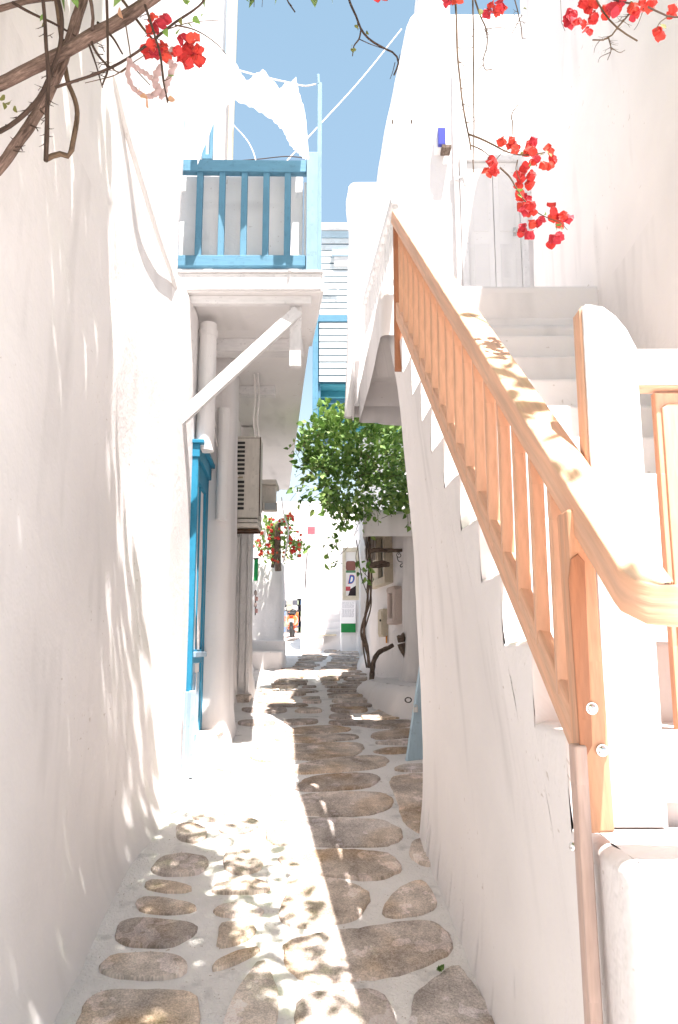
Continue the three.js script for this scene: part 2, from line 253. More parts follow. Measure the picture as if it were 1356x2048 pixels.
// ---------------------------------------------------------------- the alley floor: a whitewashed sheet and its stones
{
  const ds = [], xs = []; for (let d = -12; d < 24; d += .12) ds.push(d); for (let d = 24; d < 300; d *= 1.15) ds.push(d); ds.unshift(-150, -60, -30); ds.push(300);
  for (let x = -2.4; x <= 2.4001; x += .12) xs.push(x); xs.unshift(-150, -40, -10, -4); xs.push(4, 10, 40, 150);
  const pos = [], uv = [], idx = [];
  for (const d of ds) for (const x of xs) { const near = Math.abs(x) < 2.5 && d > -12 && d < 24; pos.push(x, G(d) + (near ? .012 * noise(x * 1.6, d * 1.6, 3) + .004 * noise(x * 7, d * 7, 8) : -.01), -d); uv.push(x, d); }
  for (let j = 0; j < ds.length - 1; j++) for (let i = 0; i < xs.length - 1; i++) { const a = j * xs.length + i, b = a + xs.length; idx.push(a, a + 1, b, b, a + 1, b + 1); }
  const g = new THREE.BufferGeometry(); g.setAttribute('position', new THREE.Float32BufferAttribute(pos, 3)); g.setAttribute('uv', new THREE.Float32BufferAttribute(uv, 2)); g.setIndex(idx); g.computeVertexNormals();
  const floor = mesh('paved_alley', g, M.mortar); floor.userData.kind = 'structure'; floor.userData.label = 'whitewashed alley paving with brown stone slabs climbing between the houses';
  const hBase = (x, d) => G(d) + .012 * noise(x * 1.6, d * 1.6, 3) + .004 * noise(x * 7, d * 7, 8);
  function stone(poly, proud, m, ang) {          // poly: [x, d] points
    if (ang) for (let it = 0; it < 2; it++) { const w = it ? .25 : .2; poly = poly.flatMap((p, i) => { const q = poly[(i + 1) % poly.length]; return [[lerp(p[0], q[0], w), lerp(p[1], q[1], w)], [lerp(p[0], q[0], 1 - w), lerp(p[1], q[1], 1 - w)]]; }); }
    const c = new THREE.CatmullRomCurve3(poly.map(([x, d]) => V(x, 0, d)), true, 'centripetal'), n = Math.max(18, Math.min(60, Math.round(c.getLength() / .035)));
    let cx = 0, cd = 0; const ring = c.getSpacedPoints(n).slice(0, n); for (const p of ring) { cx += p.x / n; cd += p.z / n; }
    const s = R() * 50, pos = [], uv = [], idx = [], rings = [[1.012, -.02], [1.0, .55], [.975, .9], [.93, 1.0], [.62, 1.0], [.3, 1.0]], ou = R() * 5, ov = R() * 5, an = R() * 6.3, ca = Math.cos(an) , sa = Math.sin(an);
    const put = (x, d, h) => { pos.push(x, hBase(x, d) + h, -d); uv.push((x * ca - d * sa) + ou, (x * sa + d * ca) + ov); };
    rings.forEach(([k, h]) => ring.forEach((p) => {
      const j = 1 + .05 * noise(p.x * 14 + s, p.z * 14, 1) + .035 * noise(p.x * 40 + s, p.z * 40, 7), x = cx + (p.x - cx) * k * j, d = cd + (p.z - cd) * k * j;
      put(x, d, h < 0 ? -.03 : h * proud + (k < .99 ? .004 * noise(x * 9 + s, d * 9, 4) : 0));
    }));
    put(cx, cd, proud);
    for (let q = 0; q < rings.length - 1; q++) for (let i = 0; i < n; i++) { const a = q * n + i, b = q * n + (i + 1) % n; idx.push(a, a + n, b, b, a + n, b + n); }
    const L = (rings.length - 1) * n; for (let i = 0; i < n; i++) idx.push(L + i, rings.length * n, L + (i + 1) % n);
    const g = new THREE.BufferGeometry(); g.setAttribute('position', new THREE.Float32BufferAttribute(pos, 3)); g.setAttribute('uv', new THREE.Float32BufferAttribute(uv, 2)); g.setIndex(idx); g.computeVertexNormals();
    let up = 0; for (let i = 3 * n; i < 4 * n; i++) up += g.attributes.normal.getY(i);
    if (up < 0) { const ix = g.index.array; for (let i = 0; i < ix.length; i += 3) { const t = ix[i]; ix[i] = ix[i + 1]; ix[i + 1] = t; } g.computeVertexNormals(); }
    const o = shade(new THREE.Mesh(g, m ?? M.stones[Math.floor(R() * M.stones.length)])); o.name = 'paving_stone'; floor.add(o);
  }
  const S = [
    [150, 2075, 160, 2030, 178, 1998, 225, 1989, 370, 1985, 398, 2000, 402, 2075], [195, 1935, 225, 1915, 290, 1910, 360, 1915, 376, 1932, 370, 1952, 330, 1964, 250, 1962, 205, 1952],
    [230, 1862, 245, 1840, 290, 1837, 340, 1842, 395, 1850, 394, 1868, 350, 1895, 300, 1898, 250, 1892, 232, 1882], [268, 1803, 285, 1793, 330, 1797, 380, 1808, 397, 1818, 385, 1828, 330, 1830, 280, 1825],
    [288, 1770, 300, 1760, 350, 1764, 388, 1776, 380, 1786, 330, 1786, 295, 1780], [298, 1742, 320, 1718, 370, 1708, 415, 1715, 418, 1735, 390, 1752, 320, 1752], [445, 1720, 455, 1698, 490, 1688, 525, 1692, 531, 1720, 520, 1745, 480, 1753, 450, 1742],
    [415, 1788, 440, 1762, 470, 1758, 520, 1765, 545, 1776, 530, 1790, 460, 1792], [425, 1822, 450, 1811, 500, 1815, 530, 1825, 520, 1836, 470, 1838, 432, 1832], [438, 1852, 450, 1845, 500, 1847, 516, 1862, 500, 1882, 460, 1895, 430, 1897, 436, 1875],
    [420, 1942, 432, 1925, 470, 1905, 520, 1897, 524, 1903, 480, 1928, 430, 1945], [443, 2048, 470, 1990, 512, 1930, 530, 1925, 545, 1960, 558, 1990, 552, 2075, 445, 2075],
    [590, 2010, 625, 1988, 680, 1985, 745, 1980, 775, 1995, 790, 2030, 795, 2075, 588, 2075], [563, 1900, 580, 1885, 640, 1870, 720, 1860, 800, 1848, 870, 1845, 885, 1860, 908, 1885, 900, 1910, 850, 1935, 780, 1955, 700, 1965, 620, 1972, 575, 1950],
    [573, 1755, 590, 1753, 650, 1757, 710, 1770, 742, 1790, 735, 1815, 710, 1845, 650, 1858, 590, 1860, 555, 1845, 560, 1815, 575, 1790], [557, 1718, 570, 1705, 640, 1702, 720, 1705, 780, 1712, 805, 1735, 800, 1750, 750, 1765, 700, 1760, 620, 1748, 565, 1738],
    [525, 1665, 550, 1645, 620, 1637, 720, 1638, 770, 1642, 805, 1660, 810, 1675, 780, 1695, 700, 1698, 600, 1692, 540, 1690], [580, 1610, 600, 1590, 680, 1586, 760, 1585, 790, 1598, 785, 1615, 740, 1630, 670, 1635, 600, 1632, 582, 1622],
    [588, 1577, 610, 1556, 690, 1549, 745, 1550, 764, 1558, 740, 1577, 680, 1584, 600, 1584], [580, 1537, 600, 1530, 680, 1516, 760, 1512, 780, 1520, 770, 1535, 720, 1544, 600, 1551, 585, 1545],
    [566, 1506, 580, 1491, 640, 1488, 725, 1487, 730, 1500, 700, 1517, 640, 1523, 575, 1521], [545, 1480, 580, 1472, 680, 1470, 727, 1474, 700, 1482, 620, 1487, 560, 1485], [565, 1464, 590, 1455, 680, 1452, 707, 1460, 690, 1466, 600, 1469],
    [822, 2010, 830, 1985, 870, 1955, 915, 1928, 940, 1960, 975, 2010, 992, 2045, 990, 2078, 815, 2078], [760, 1835, 775, 1800, 810, 1775, 845, 1762, 870, 1795, 875, 1815, 860, 1830, 790, 1842],
    [815, 1712, 825, 1685, 862, 1678, 880, 1700, 876, 1735, 842, 1735], [775, 1558, 810, 1549, 862, 1545, 880, 1600, 878, 1668, 832, 1668, 805, 1645, 795, 1602], [782, 1543, 800, 1533, 840, 1530, 862, 1537, 840, 1546],
    [485, 1612, 520, 1606, 555, 1612, 545, 1628, 500, 1630], [400, 1605, 430, 1602, 470, 1608, 450, 1617], [430, 1655, 500, 1637, 525, 1648, 500, 1668, 450, 1672], [352, 1650, 390, 1648, 420, 1668, 400, 1690, 352, 1682], [425, 1583, 480, 1577, 515, 1586, 490, 1597, 430, 1595],
    [382, 1629, 430, 1625, 460, 1635, 430, 1646, 387, 1641], [525, 1580, 575, 1575, 580, 1592, 540, 1597], [430, 1558, 500, 1554, 562, 1557, 550, 1567, 440, 1567], [512, 1537, 550, 1530, 566, 1536, 540, 1548], [495, 1513, 530, 1509, 556, 1513, 550, 1527, 510, 1524],
    [425, 1541, 470, 1537, 500, 1541, 470, 1549], [500, 1494, 550, 1489, 560, 1495, 520, 1502], [740, 1505, 770, 1496, 830, 1494, 832, 1507, 780, 1510], [735, 1488, 800, 1482, 835, 1485, 820, 1492], [740, 1468, 790, 1460, 828, 1458, 830, 1476, 745, 1481],
    [700, 1450, 730, 1444, 828, 1442, 826, 1455, 760, 1460], [720, 1436, 760, 1420, 795, 1412, 830, 1424, 815, 1438, 740, 1441],
  ];
  for (const f of S) { const q = []; for (let i = 0; i < f.length; i += 2) { const p = onGround(f[i], f[i + 1]); q.push([p.x, -p.z]); } stone(q, rr(.010, .018), undefined, true); }
  // rows of slabs further up
  const left = (d) => d < 8.2 ? lerp(-.86, -.98, (d - 6.3) / 1.9) : d < 12.6 ? -.93 : -.82, right = (d) => d < 9.2 ? lerp(.42, .30, (d - 7) / 2.2) : d < 12 ? lerp(.34, .40, (d - 9.2) / 2.8) : .44;
  let d = 7.35; const chan = (d) => -.19 + .10 * Math.sin(d * .9 + .6) - .006 * d;
  while (d < 19.6) {
    const deep = rr(.15, .27) * (d > 12 ? 1.25 : 1);
    let x = left(d) + rr(.02, .14);
    const cut = chan(d); let crossed = false;
    while (x < right(d) - .1) {
      let w = rr(.22, .62); if (!crossed && x + w > cut - .02) { w = cut - .03 - x; crossed = true; if (w < .14) { x = cut + .05; continue; } }
      w = Math.min(w, right(d) - x); if (w < .13) break;
      const q = [], s = rr(-.03, .03), k = 9; for (let i = 0; i < k; i++) { const a = i / k * 2 * Math.PI, e = 2.6, ca = Math.cos(a), sa = Math.sin(a), rad = Math.pow(Math.abs(ca) ** e + Math.abs(sa) ** e, -1 / e) * rr(.86, 1.06); q.push([x + w / 2 + w / 2 * ca * rad, d + s + deep * .5 * sa * rad]); }
      if (R() > .03) stone(q, rr(.012, .03), R() < .5 ? M.stones[2] : undefined);
      x += w + rr(.035, .07); if (Math.abs(x - cut) < .03) x = cut + .05;
    }
    d += deep + rr(.05, .085);
  }
  for (let d2 = 26; d2 < 33; d2 += .5) for (let x = -2.2; x < -1.2; x += .55) { const q = []; for (let i = 0; i < 8; i++) { const a = i / 8 * 2 * Math.PI; q.push([x + rr(.18, .25) * Math.cos(a), d2 + rr(.14, .2) * Math.sin(a)]); } stone(q, .015); }
}

// ---------------------------------------------------------------- house on the left with the blue door and the balcony
{
  const t = thing('white_house', 'whitewashed house along the left with blue glazed door and blue railed balcony', 'house', V(-1.15, 0, -5));
  const L = (g) => local(g, t);
  mesh('wall', L(plaster([[-1.14, -6], [-1.12, 1.5], [-1.125, 3.1], [-1.185, 4.32], [-1.09, 5.24], [-5, 5.24], [-5, -6]], -.4, 7.4, { amp: .02, flare: .10, flareH: .16, r: .16, seed: 1 })), M.plaster, t);
  mesh('wall', L(plaster([[-1.085, 5.0], [-1.065, 5.6], [-1.12, 6.9], [-5, 6.9], [-5, 5.0]], -.2, 4.12, { amp: .010, flare: .05, seed: 2 })), M.plaster, t);
  mesh('wall', L(plaster([[-1.03, 6.82], [-1.45, 9.4], [-5, 9.4], [-5, 6.82]], 3.9, 8.8, { amp: .015, seed: 3 })), M.plaster, t);
  mesh('wall', L(plaster([[-1.12, 6.85], [-1.1, 8.7], [-4, 8.7], [-4, 6.85]], .3, 4.12, { amp: .012, flare: .05, seed: 4 })), M.plaster, t);
  mesh('pilaster', L(plaster([[-1.4, 6.5], [-.895, 6.5], [-.93, 7.2], [-1.4, 7.2]], .4, 4.11, { amp: .012, flare: .05, seed: 5, r: .09, rt: .03 })), M.plaster, t);
  mesh('door_step', [L(plaster([[-1.3, 6.18], [-.93, 6.16], [-.90, 6.62], [-1.3, 6.62]], .4, .965, { amp: .01, r: .07, seed: 6, rt: .03 }))], M.plaster, t);
  mesh('step_stone', L(rbox(.19, .022, .24, .01).translate(-1.0, .966, -6.36)), M.stones[3], t);
  // plastered cable down the wall
  const cab = [[224, 150], [252, 260], [285, 370], [318, 478], [347, 562], [362, 622]].map(([px, py], i) => { const x = -1.165 + i * .012, d = dOfX(px, py, x + .012); const p = at(px, py, d); return p; });
  mesh('cable', L(tube(cab, .016, 6, 24)), M.plasterFine, t);
  mesh('cable', L(tube([V(-1.075, 3.95, -5.95), V(-1.06, 3.6, -6.3), V(-1.0, 3.3, -6.55), V(-.98, 3.2, -6.9), V(-.98, 3.22, -7.1)], .008, 5)), M.cable, t);
  mesh('cable', L(tube([V(-1.075, 3.75, -5.95), V(-1.04, 3.45, -6.3), V(-.99, 3.2, -6.5), V(-.90, 3.16, -6.9)], .007, 5)), M.cable, t);
  for (const [a, b] of [[4.1, -.78], [4.1, -.745]]) mesh('cable', L(tube([V(b, 4.10, -7.0), V(b + .01, 3.9, -7.05), V(b - .008, 3.7, -7.1), V(b, 3.55, -7.2)], .009, 5)), M.cable, t);
  // pipe standing on the pilaster
  const pz = 6.45, pipe = at(446, 900, pz);
  mesh('drain_pipe', [L(new THREE.CylinderGeometry(.048, .048, .95, 20).translate(pipe.x, 3.12, -pz))], M.plasterFine, t);
  // half column under the balcony
  mesh('drain_pipe', [L(new THREE.CylinderGeometry(.064, .068, 1.0, 24).translate(-1.0, 3.56, -5.78)), L(new THREE.CylinderGeometry(.073, .070, .05, 24).translate(-1.0, 3.98, -5.78))], M.plasterFine, t);
  // blue glazed door
  const dr = part('door', t); dr.position.set(-1.075 - t.position.x, 0, -5.68 - t.position.z); dr.rotation.y = .055;   // local -z runs along the wall, +x out of it
  const y0 = .83, y1 = 3.07, wd = .86;
  const db = (x0, x1, ya, yb, za, zb, r = .006) => rbox(x1 - x0, yb - ya, zb - za, r).translate((x0 + x1) / 2, (ya + yb) / 2, -(za + zb) / 2);
  mesh('door_frame', [db(-.04, .045, y0 - .12, y1 - .08, 0, .07), db(-.04, .035, y0 - .05, y1 - .08, wd - .06, wd), db(-.04, .055, y1 - .08, y1 + .02, -.01, wd + .03), db(-.02, .085, y1 + .02, y1 + .05, -.03, wd + .05)], M.blueDoor, dr);
  mesh('door_leaf', [db(-.02, .02, y0, y1 - .08, .075, .14), db(-.02, .03, y0, y1 - .08, wd - .16, wd - .06), db(-.02, .03, y1 - .22, y1 - .08, .16, wd - .16), db(-.02, .03, 1.50, 1.60, .16, wd - .16), db(-.02, .03, y0, y0 + .14, .16, wd - .16)], M.blueDoor, dr);
  mesh('door_panel', [db(-.015, .012, y0 + .14, 1.50, .16, wd - .16), db(.0, .028, y0 + .22, 1.43, .24, .27), db(.0, .028, y0 + .22, 1.43, wd - .27, wd - .24), db(.0, .028, y0 + .22, 1.43, .40, .43)], M.blueDoorPale, dr);
  mesh('weather_bar', [db(.03, .06, 1.545, 1.585, .07, wd - .06)], M.blueDoorPale, dr);
  mesh('pane', [db(-.005, .003, 1.60, y1 - .22, .16, wd - .16, .001)], M.glassDark, dr);
  mesh('glazing_bar', [db(.0, .02, 1.60, y1 - .22, wd * .5 - .012, wd * .5 + .012)], M.blueDoor, dr);
  mesh('sticker', [db(.004, .0055, 1.68, 1.78, .3, .40, .0005)], mat([.35, .42, .16]), dr);
  mesh('sticker', [db(.004, .0055, 2.02, 2.07, .32, .40, .0005)], mat([.65, .12, .12]), dr);
  // low blue gate board by the door
  mesh('low_board', [L(bar(V(-1.03, .66, -5.5), V(-1.02, 1.32, -5.52), .02, .05)), L(bar(V(-1.02, .74, -5.66), V(-1.015, 1.32, -5.66), .02, .05))], M.blueDoorPale, t);
  // ---------- balcony
  const bal = part('balcony', t), bm = (n, g, m) => mesh(n, Array.isArray(g) ? g.map(L) : L(g), m, bal);
  const FD = 5.36, slabPts = [[-1.19, 5.36], [-.135, 5.36], [-.17, 5.75], [-.26, 6.42], [-.34, 7.3], [-.8, 12.5], [-1.3, 12.5], [-1.15, 8.6], [-1.19, 6.9]];
  const flat = (pts, ya, yb) => { const g = outline(pts.map(([x, d]) => [x, d]), yb - ya, .004); g.applyMatrix4(new THREE.Matrix4().makeBasis(V(1, 0, 0), V(0, 0, -1), V(0, 1, 0))); return g.translate(0, ya, 0); };
  bm('floor_slab', flat(slabPts, 4.12, 4.2), M.plasterFine);
  bm('fascia_board', box(-1.2, -.128, 4.13, 4.255, FD - .035, FD, .006), M.whiteWood);
  bm('fascia_board', bar(V(-.122, 4.19, -5.345), V(-.245, 4.19, -6.4), .03, .13), M.whiteWood);
  bm('floor_edge', box(-1.2, -.115, 4.256, 4.272, FD - .05, FD + .2, .004), M.whiteWood);
  bm('beam', bar(V(-1.1, 4.065, -6.28), V(-.3, 4.065, -6.28), .16, .11), M.whiteWood);
  bm('beam', bar(V(-1.1, 4.09, -5.43), V(-.2, 4.09, -5.43), .06, .06), M.whiteWood);
  bm('beam', bar(V(-1.1, 4.075, -7.45), V(-.62, 4.075, -7.45), .12, .09), M.whiteWood);
  bm('hanger', bar(V(-.318, 4.12, -5.5), V(-.318, 3.62, -5.52), .085, .06, .006, V(0, 0, 1)), M.whiteWood);
  bm('brace', bar(V(-1.16, 3.10, -5.30), V(-.30, 4.02, -5.46), .075, .085), M.whiteWood);
  const p = (px, py, d = FD) => at(px, py, d);
  const yTop = p(600, 335).y, yBot = p(600, 524).y;
  bm('top_rail', bar(V(-1.17, yTop, -FD), V(-.24, yTop - .01, -FD), .065, .095), M.blue);
  bm('bottom_rail', bar(V(-1.17, yBot, -FD), V(-.24, yBot, -FD), .05, .085), M.blue);
  for (const px of [398.5, 443.5, 488, 532, 575]) { const q = p(px, 430); bm('baluster', bar(V(q.x, yBot + .03, -FD), V(q.x, yTop - .03, -FD), .046, .04, .005, V(0, 0, 1)), M.blue); }
  bm('corner_post', bar(V(-.195, 4.27, -FD), V(-.195, yTop + .10, -FD), .085, .085, .006, V(0, 0, 1)), M.postBlue);
  bm('tall_post', [bar(V(-.145, 4.24, -FD - .02), V(-.145, p(634, 165).y, -FD - .02), .034, .05, .006, V(0, 0, 1)), bar(V(-.152, p(634, 165).y - .02, -FD - .02), V(-.157, p(632, 148).y, -FD - .02), .02, .05, .006, V(0, 0, 1))], M.postBlue);
  bm('wall_post', [bar(V(-1.185, 4.24, -FD), V(-1.185, p(355, 300).y, -FD), .04, .06, .006, V(0, 0, 1)), bar(V(-1.185, p(355, 300).y, -FD - .01), V(-1.18, p(356, 238).y, -FD - .01), .055, .03, .005, V(0, 0, 1))], M.blue);
  // white board behind the railing
  const pb = 5.46, ply = p(500, 352, pb).y;
  bm('parapet_panel', box(-1.19, -.27, 4.27, ply, pb, pb + .03, .008), M.plasterFine);
  bm('parapet_panel', box(-.262, -.225, 4.27, ply - .05, pb, pb + .03, .005), M.plasterFine);
  // blue shutter and worn post on the upper wall
  const sh = part('shutter', t), q0 = at(404, 320, 6.76), q1 = at(429, 196, 6.76);
  mesh('shutter_frame', [L(box(q0.x, q0.x + .03, q0.y, q1.y, 6.74, 6.78)), L(box(q1.x - .03, q1.x, q0.y, q1.y + .03, 6.74, 6.78)), L(box(q0.x, q1.x, q1.y - .05, q1.y, 6.741, 6.779)), L(box(q0.x, q1.x, q0.y, q0.y + .05, 6.741, 6.779))], M.blue, sh);
  mesh('shutter_panel', L(box(q0.x + .02, q1.x - .02, q0.y, q1.y, 6.765, 6.785)), M.paleBlue, sh);
  const e0 = at(460, 320, 6.74), e1 = at(456, -40, 6.74);
  mesh('corner_board', [L(bar(V(e0.x, e0.y - .05, e0.z), V(e0.x + .01, e1.y, e0.z), .05, .05, .008, V(0, 0, 1))), L(bar(V(e0.x - .05, e0.y + 1.2, e0.z), V(e0.x - .05, e1.y, e0.z), .02, .03, .004, V(0, 0, 1)))], M.cream, t);
  const pn0 = at(452, 60, 6.72);
  mesh('upper_window', [L(box(pn0.x, pn0.x + .05, pn0.y - .4, pn0.y + 1.2, 6.72, 6.76))], M.paleBlue, t);
}
// cloth awning between the wall and the tall post
{
  const t = thing('awning_cloth', 'torn white cloth awning strung on a wire above the blue balcony rail', 'awning', V(-.6, 6, -5.1));
  const D = 5.24, top = [[395, 60], [440, 95], [466, 118], [492, 162], [525, 138], [558, 176], [592, 156], [598, 185], [608, 215], [612, 240]], bot = [[395, 330], [430, 240], [465, 199], [505, 215], [545, 240], [567, 262], [580, 290], [595, 305], [608, 318], [618, 318]];
  const pos = [], uv = [], idx = [], n = top.length - 1, SU = 6, SV = 8; let c = 0;
  for (let i = 0; i <= n * SU; i++) {
    const k = Math.min(n - 1, Math.floor(i / SU)), f = i / SU - k;
    const a = [lerp(top[k][0], top[k + 1][0], f), lerp(top[k][1], top[k + 1][1], f) + 2.5 * Math.sin(i * 1.7)], b = [lerp(bot[k][0], bot[k + 1][0], f), lerp(bot[k][1], bot[k + 1][1], f) + 2 * Math.sin(i * 2.3)];
    for (let j = 0; j <= SV; j++) { const s = j / SV, q = at(lerp(a[0], b[0], s), lerp(a[1], b[1], s), D + .06 - .26 * s + .03 * Math.sin(i * .55 + s * 2)); pos.push(q.x - t.position.x, q.y - t.position.y, q.z - t.position.z); uv.push(i * .03, s * .5); }
  }
  for (let i = 0; i < n * SU; i++) for (let j = 0; j < SV; j++) { const a = i * (SV + 1) + j, b = a + SV + 1; idx.push(a, a + 1, b, b, a + 1, b + 1); }
  const g = new THREE.BufferGeometry(); g.setAttribute('position', new THREE.Float32BufferAttribute(pos, 3)); g.setAttribute('uv', new THREE.Float32BufferAttribute(uv, 2)); g.setIndex(idx); g.computeVertexNormals();
  mesh('cloth', g, M.cloth, t);
  const w = [[468, 138, 5.3], [520, 152, 5.25], [572, 164, 5.3], [610, 172, 5.33], [632, 168, 5.36]].map(([a, b, c]) => at(a, b, c));
  mesh('support_wire', local(tube(w, .006, 5), t), M.cable, t);
}
{ // wires across the sky
  const a = at(803, 58, 6.6), b = at(628, 262, 5.9), c = at(570, 326, 5.7);
  tag(mesh('washing_line', tube([a, a.clone().lerp(b, .5).add(V(0, -.03, 0)), b, c], .006, 5, 20), M.cable), 'thin pale line crossing the sky from balcony post to chimney house', 'line');
  const d = [[467, 250, 6.7], [490, 275, 6.4], [505, 300, 6], [514, 330, 5.6]].map(([x, y, z]) => at(x, y, z)), e = [[468, 322, 5.9], [520, 318, 5.8], [570, 313, 5.7], [612, 316, 5.5]].map(([x, y, z]) => at(x, y, z));
  tag(mesh('washing_line', tube(d, .004, 5, 16), M.cable), 'slack thin cord dropping to the rail beneath the cloth awning', 'line');
  tag(mesh('washing_line', tube(e, .004, 5, 16), M.twig), 'thin dark cord tied level just above the blue balcony rail', 'line');
}

// ---------------------------------------------------------------- staircase on the right
const stairX = (d) => .50 + .087 * (2.2 - d);        // outer face of the staircase at tread height
const RISE = .2135, RUN = .25, tread = (k) => 1.412 + RISE * k, noseD = (k) => 2.2 + RUN * (k - 1);
{
  const t = thing('staircase', 'whitewashed masonry staircase climbing along the right of the alley', 'staircase', V(.6, 0, -2));
  // outer wall with the stepped top: a grid over the wall face, thick
  const prof = [[1.585, -.4], [1.585, 1.198]];
  for (let k = 0; k <= 11; k++) { const d = noseD(k); prof.push([d, tread(k - 1)]); prof.push([d, tread(k)]); }
  prof.push([4.5, tread(11)]); prof.push([4.5, -.2]);
  // rounded profile
  const pv = prof.map(([a, b]) => new THREE.Vector2(a, b)), sp = new THREE.Shape(); pv.forEach((p, i) => {
    if (i === 0) { sp.moveTo(p.x, p.y); return; }
    const n = pv[(i + 1) % pv.length], q = pv[i - 1], r = Math.min(.022, p.distanceTo(q) * .4, p.distanceTo(n) * .4), a = p.clone().lerp(q, r / p.distanceTo(q)), b = p.clone().lerp(n, r / p.distanceTo(n));
    sp.lineTo(a.x, a.y); sp.quadraticCurveTo(p.x, p.y, b.x, b.y);
  });
  const pts2 = sp.getPoints(4);
  // triangulated solid: dense front via CSG-free column strips
  const topOf = (d) => { let y = -.4; if (d < 1.585) return 1.198; for (let k = 0; k <= 11; k++) if (d >= noseD(k)) y = tread(k); return Math.max(y, d < noseD(0) ? 1.198 : y); };
  const cols = []; for (let k = -1; k <= 11; k++) { const a = k < 0 ? 1.585 : noseD(k), b = k < 11 ? noseD(k + 1) : 4.5; const m = k < 0 ? 5 : 5; for (let i = 0; i <= m; i++) { const e = [0, .06, .3, .6, .94, 1][i]; cols.push([lerp(a, b, e), k < 0 ? 1.198 : tread(k), i === 0 || i === m]); } }
  const rowsN = 16, pos = [], uv = [], idx = [];
  const face = (d, y) => { const top = 1.412 + .85 * (d - 2.2), s = Math.max(0, top - y); return stairX(d) + .02 + .195 * (1 - Math.exp(-s / 1.1)) - .045 * Math.exp(-Math.max(0, y - G(d)) / .12) + .014 * noise(d * 1.3, y * 1.1, 9) + .007 * noise(d * 4, y * 4, 2); };
  cols.forEach(([d, top, edge]) => {
    for (let j = 0; j <= rowsN; j++) {
      const f = j / rowsN, y = lerp(-.4, top - .02, Math.pow(f, .9)); pos.push(face(d, y), y, -d); uv.push(d, y);
    }
    pos.push(face(d, top) + .006, top - .007 - (edge ? .002 : 0), -d); uv.push(d, top); pos.push(face(d, top) + .025, top - (edge ? .004 : 0), -d); uv.push(d, top + .02); pos.push(face(d, top) + .2, top - (edge ? .004 : 0), -d); uv.push(d, top + .2);
  });
  const CN = rowsN + 4;
  for (let i = 0; i < cols.length - 1; i++) for (let j = 0; j < CN - 1; j++) { const a = i * CN + j, b = a + CN; idx.push(a, a + 1, b, b, a + 1, b + 1); }
  // front and back ends
  for (const [ci, dd] of [[0, 1.585], [cols.length - 1, 4.5]]) {
    const top = cols[ci][1], base = pos.length / 3; let nx = 26;
    for (let j = 0; j < CN - 2; j++) for (let i = 0; i <= nx; i++) { const y = pos[(ci * CN + j) * 3 + 1], x0 = pos[(ci * CN + j) * 3], x = lerp(x0, 1.54, (i / nx) ** 1.5), lump = ci === 0 ? .03 * noise(x * 3.5, y * 2.5, 6) + .014 * noise(x * 11, y * 9, 1) + .006 * noise(x * 30, y * 26, 3) : 0; pos.push(x, y, -(dd + (i ? lump : 0))); uv.push(x, y); }
    for (let j = 0; j < CN - 3; j++) for (let i = 0; i < nx; i++) { const a = base + j * (nx + 1) + i, b = a + nx + 1; ci === 0 ? idx.push(a, a + 1, b, b, a + 1, b + 1) : idx.push(a, b, a + 1, b, b + 1, a + 1); }
  }
  const g = new THREE.BufferGeometry(); g.setAttribute('position', new THREE.Float32BufferAttribute(pos, 3)); g.setAttribute('uv', new THREE.Float32BufferAttribute(uv, 2)); g.setIndex(idx); g.computeVertexNormals();
  const M2 = M.plaster.clone(); M2.side = THREE.DoubleSide;
  mesh('stair_wall', local(g, t), M2, t);
  mesh('step', local(plaster([[.548, 1.585], [1.6, 1.585], [1.6, 1.94], [.548, 1.94]], -.3, 1.20, { amp: .02, r: .035, rt: .03, seed: 77, ds: .05, dy: .06, flare: .03 }), t), M.plasterRough, t);
  for (let k = 0; k <= 10; k++) {
    const d0 = k < 0 ? 1.67 : noseD(k), d1 = noseD(k + 1) + .06, x0 = stairX(d0) + .12, y = k < 0 ? 1.196 : tread(k);
    mesh('step', local(plaster([[x0, d0 + .004], [1.6, d0 + .004], [1.6, d1], [x0, d1]], y - .27, y - .004, { amp: .006, r: .02, rt: .022, seed: k * 3, ds: .12, dy: .1 }), t), M.plaster, t);
  }
  mesh('landing', local(plaster([[.25, 4.46], [1.6, 4.46], [1.6, 6.3], [.17, 6.3]], 3.43, 3.75, { amp: .008, r: .03, rt: .03, seed: 7 }), t), M.plaster, t);
  mesh('landing_wall', local(plaster([[.80, 4.3], [1.6, 4.3], [1.6, 8.9], [.86, 8.9]], .2, 3.44, { amp: .015, seed: 12, flare: .05 }), t), M.plaster, t);
  // white balustrade of the landing
  const bl = part('landing_balustrade', t), bx = (d) => .355 - .09 * (d - 4.55), q = (g) => local(g, t);
  mesh('top_rail', q(bar(V(bx(4.55), 4.36, -4.55), V(bx(6.05), 4.36, -6.05), .06, .06)), M.whiteWood, bl);
  mesh('bottom_rail', q(bar(V(bx(4.55), 3.82, -4.55), V(bx(6.05), 3.82, -6.05), .04, .05)), M.whiteWood, bl);
  for (let i = 0; i <= 12; i++) { const d = 4.58 + i * .12; mesh('baluster', q(bar(V(bx(d), 3.75, -d), V(bx(d), 4.35, -d), .03, .03, .004, V(0, 0, 1))), M.whiteWood, bl); }
}
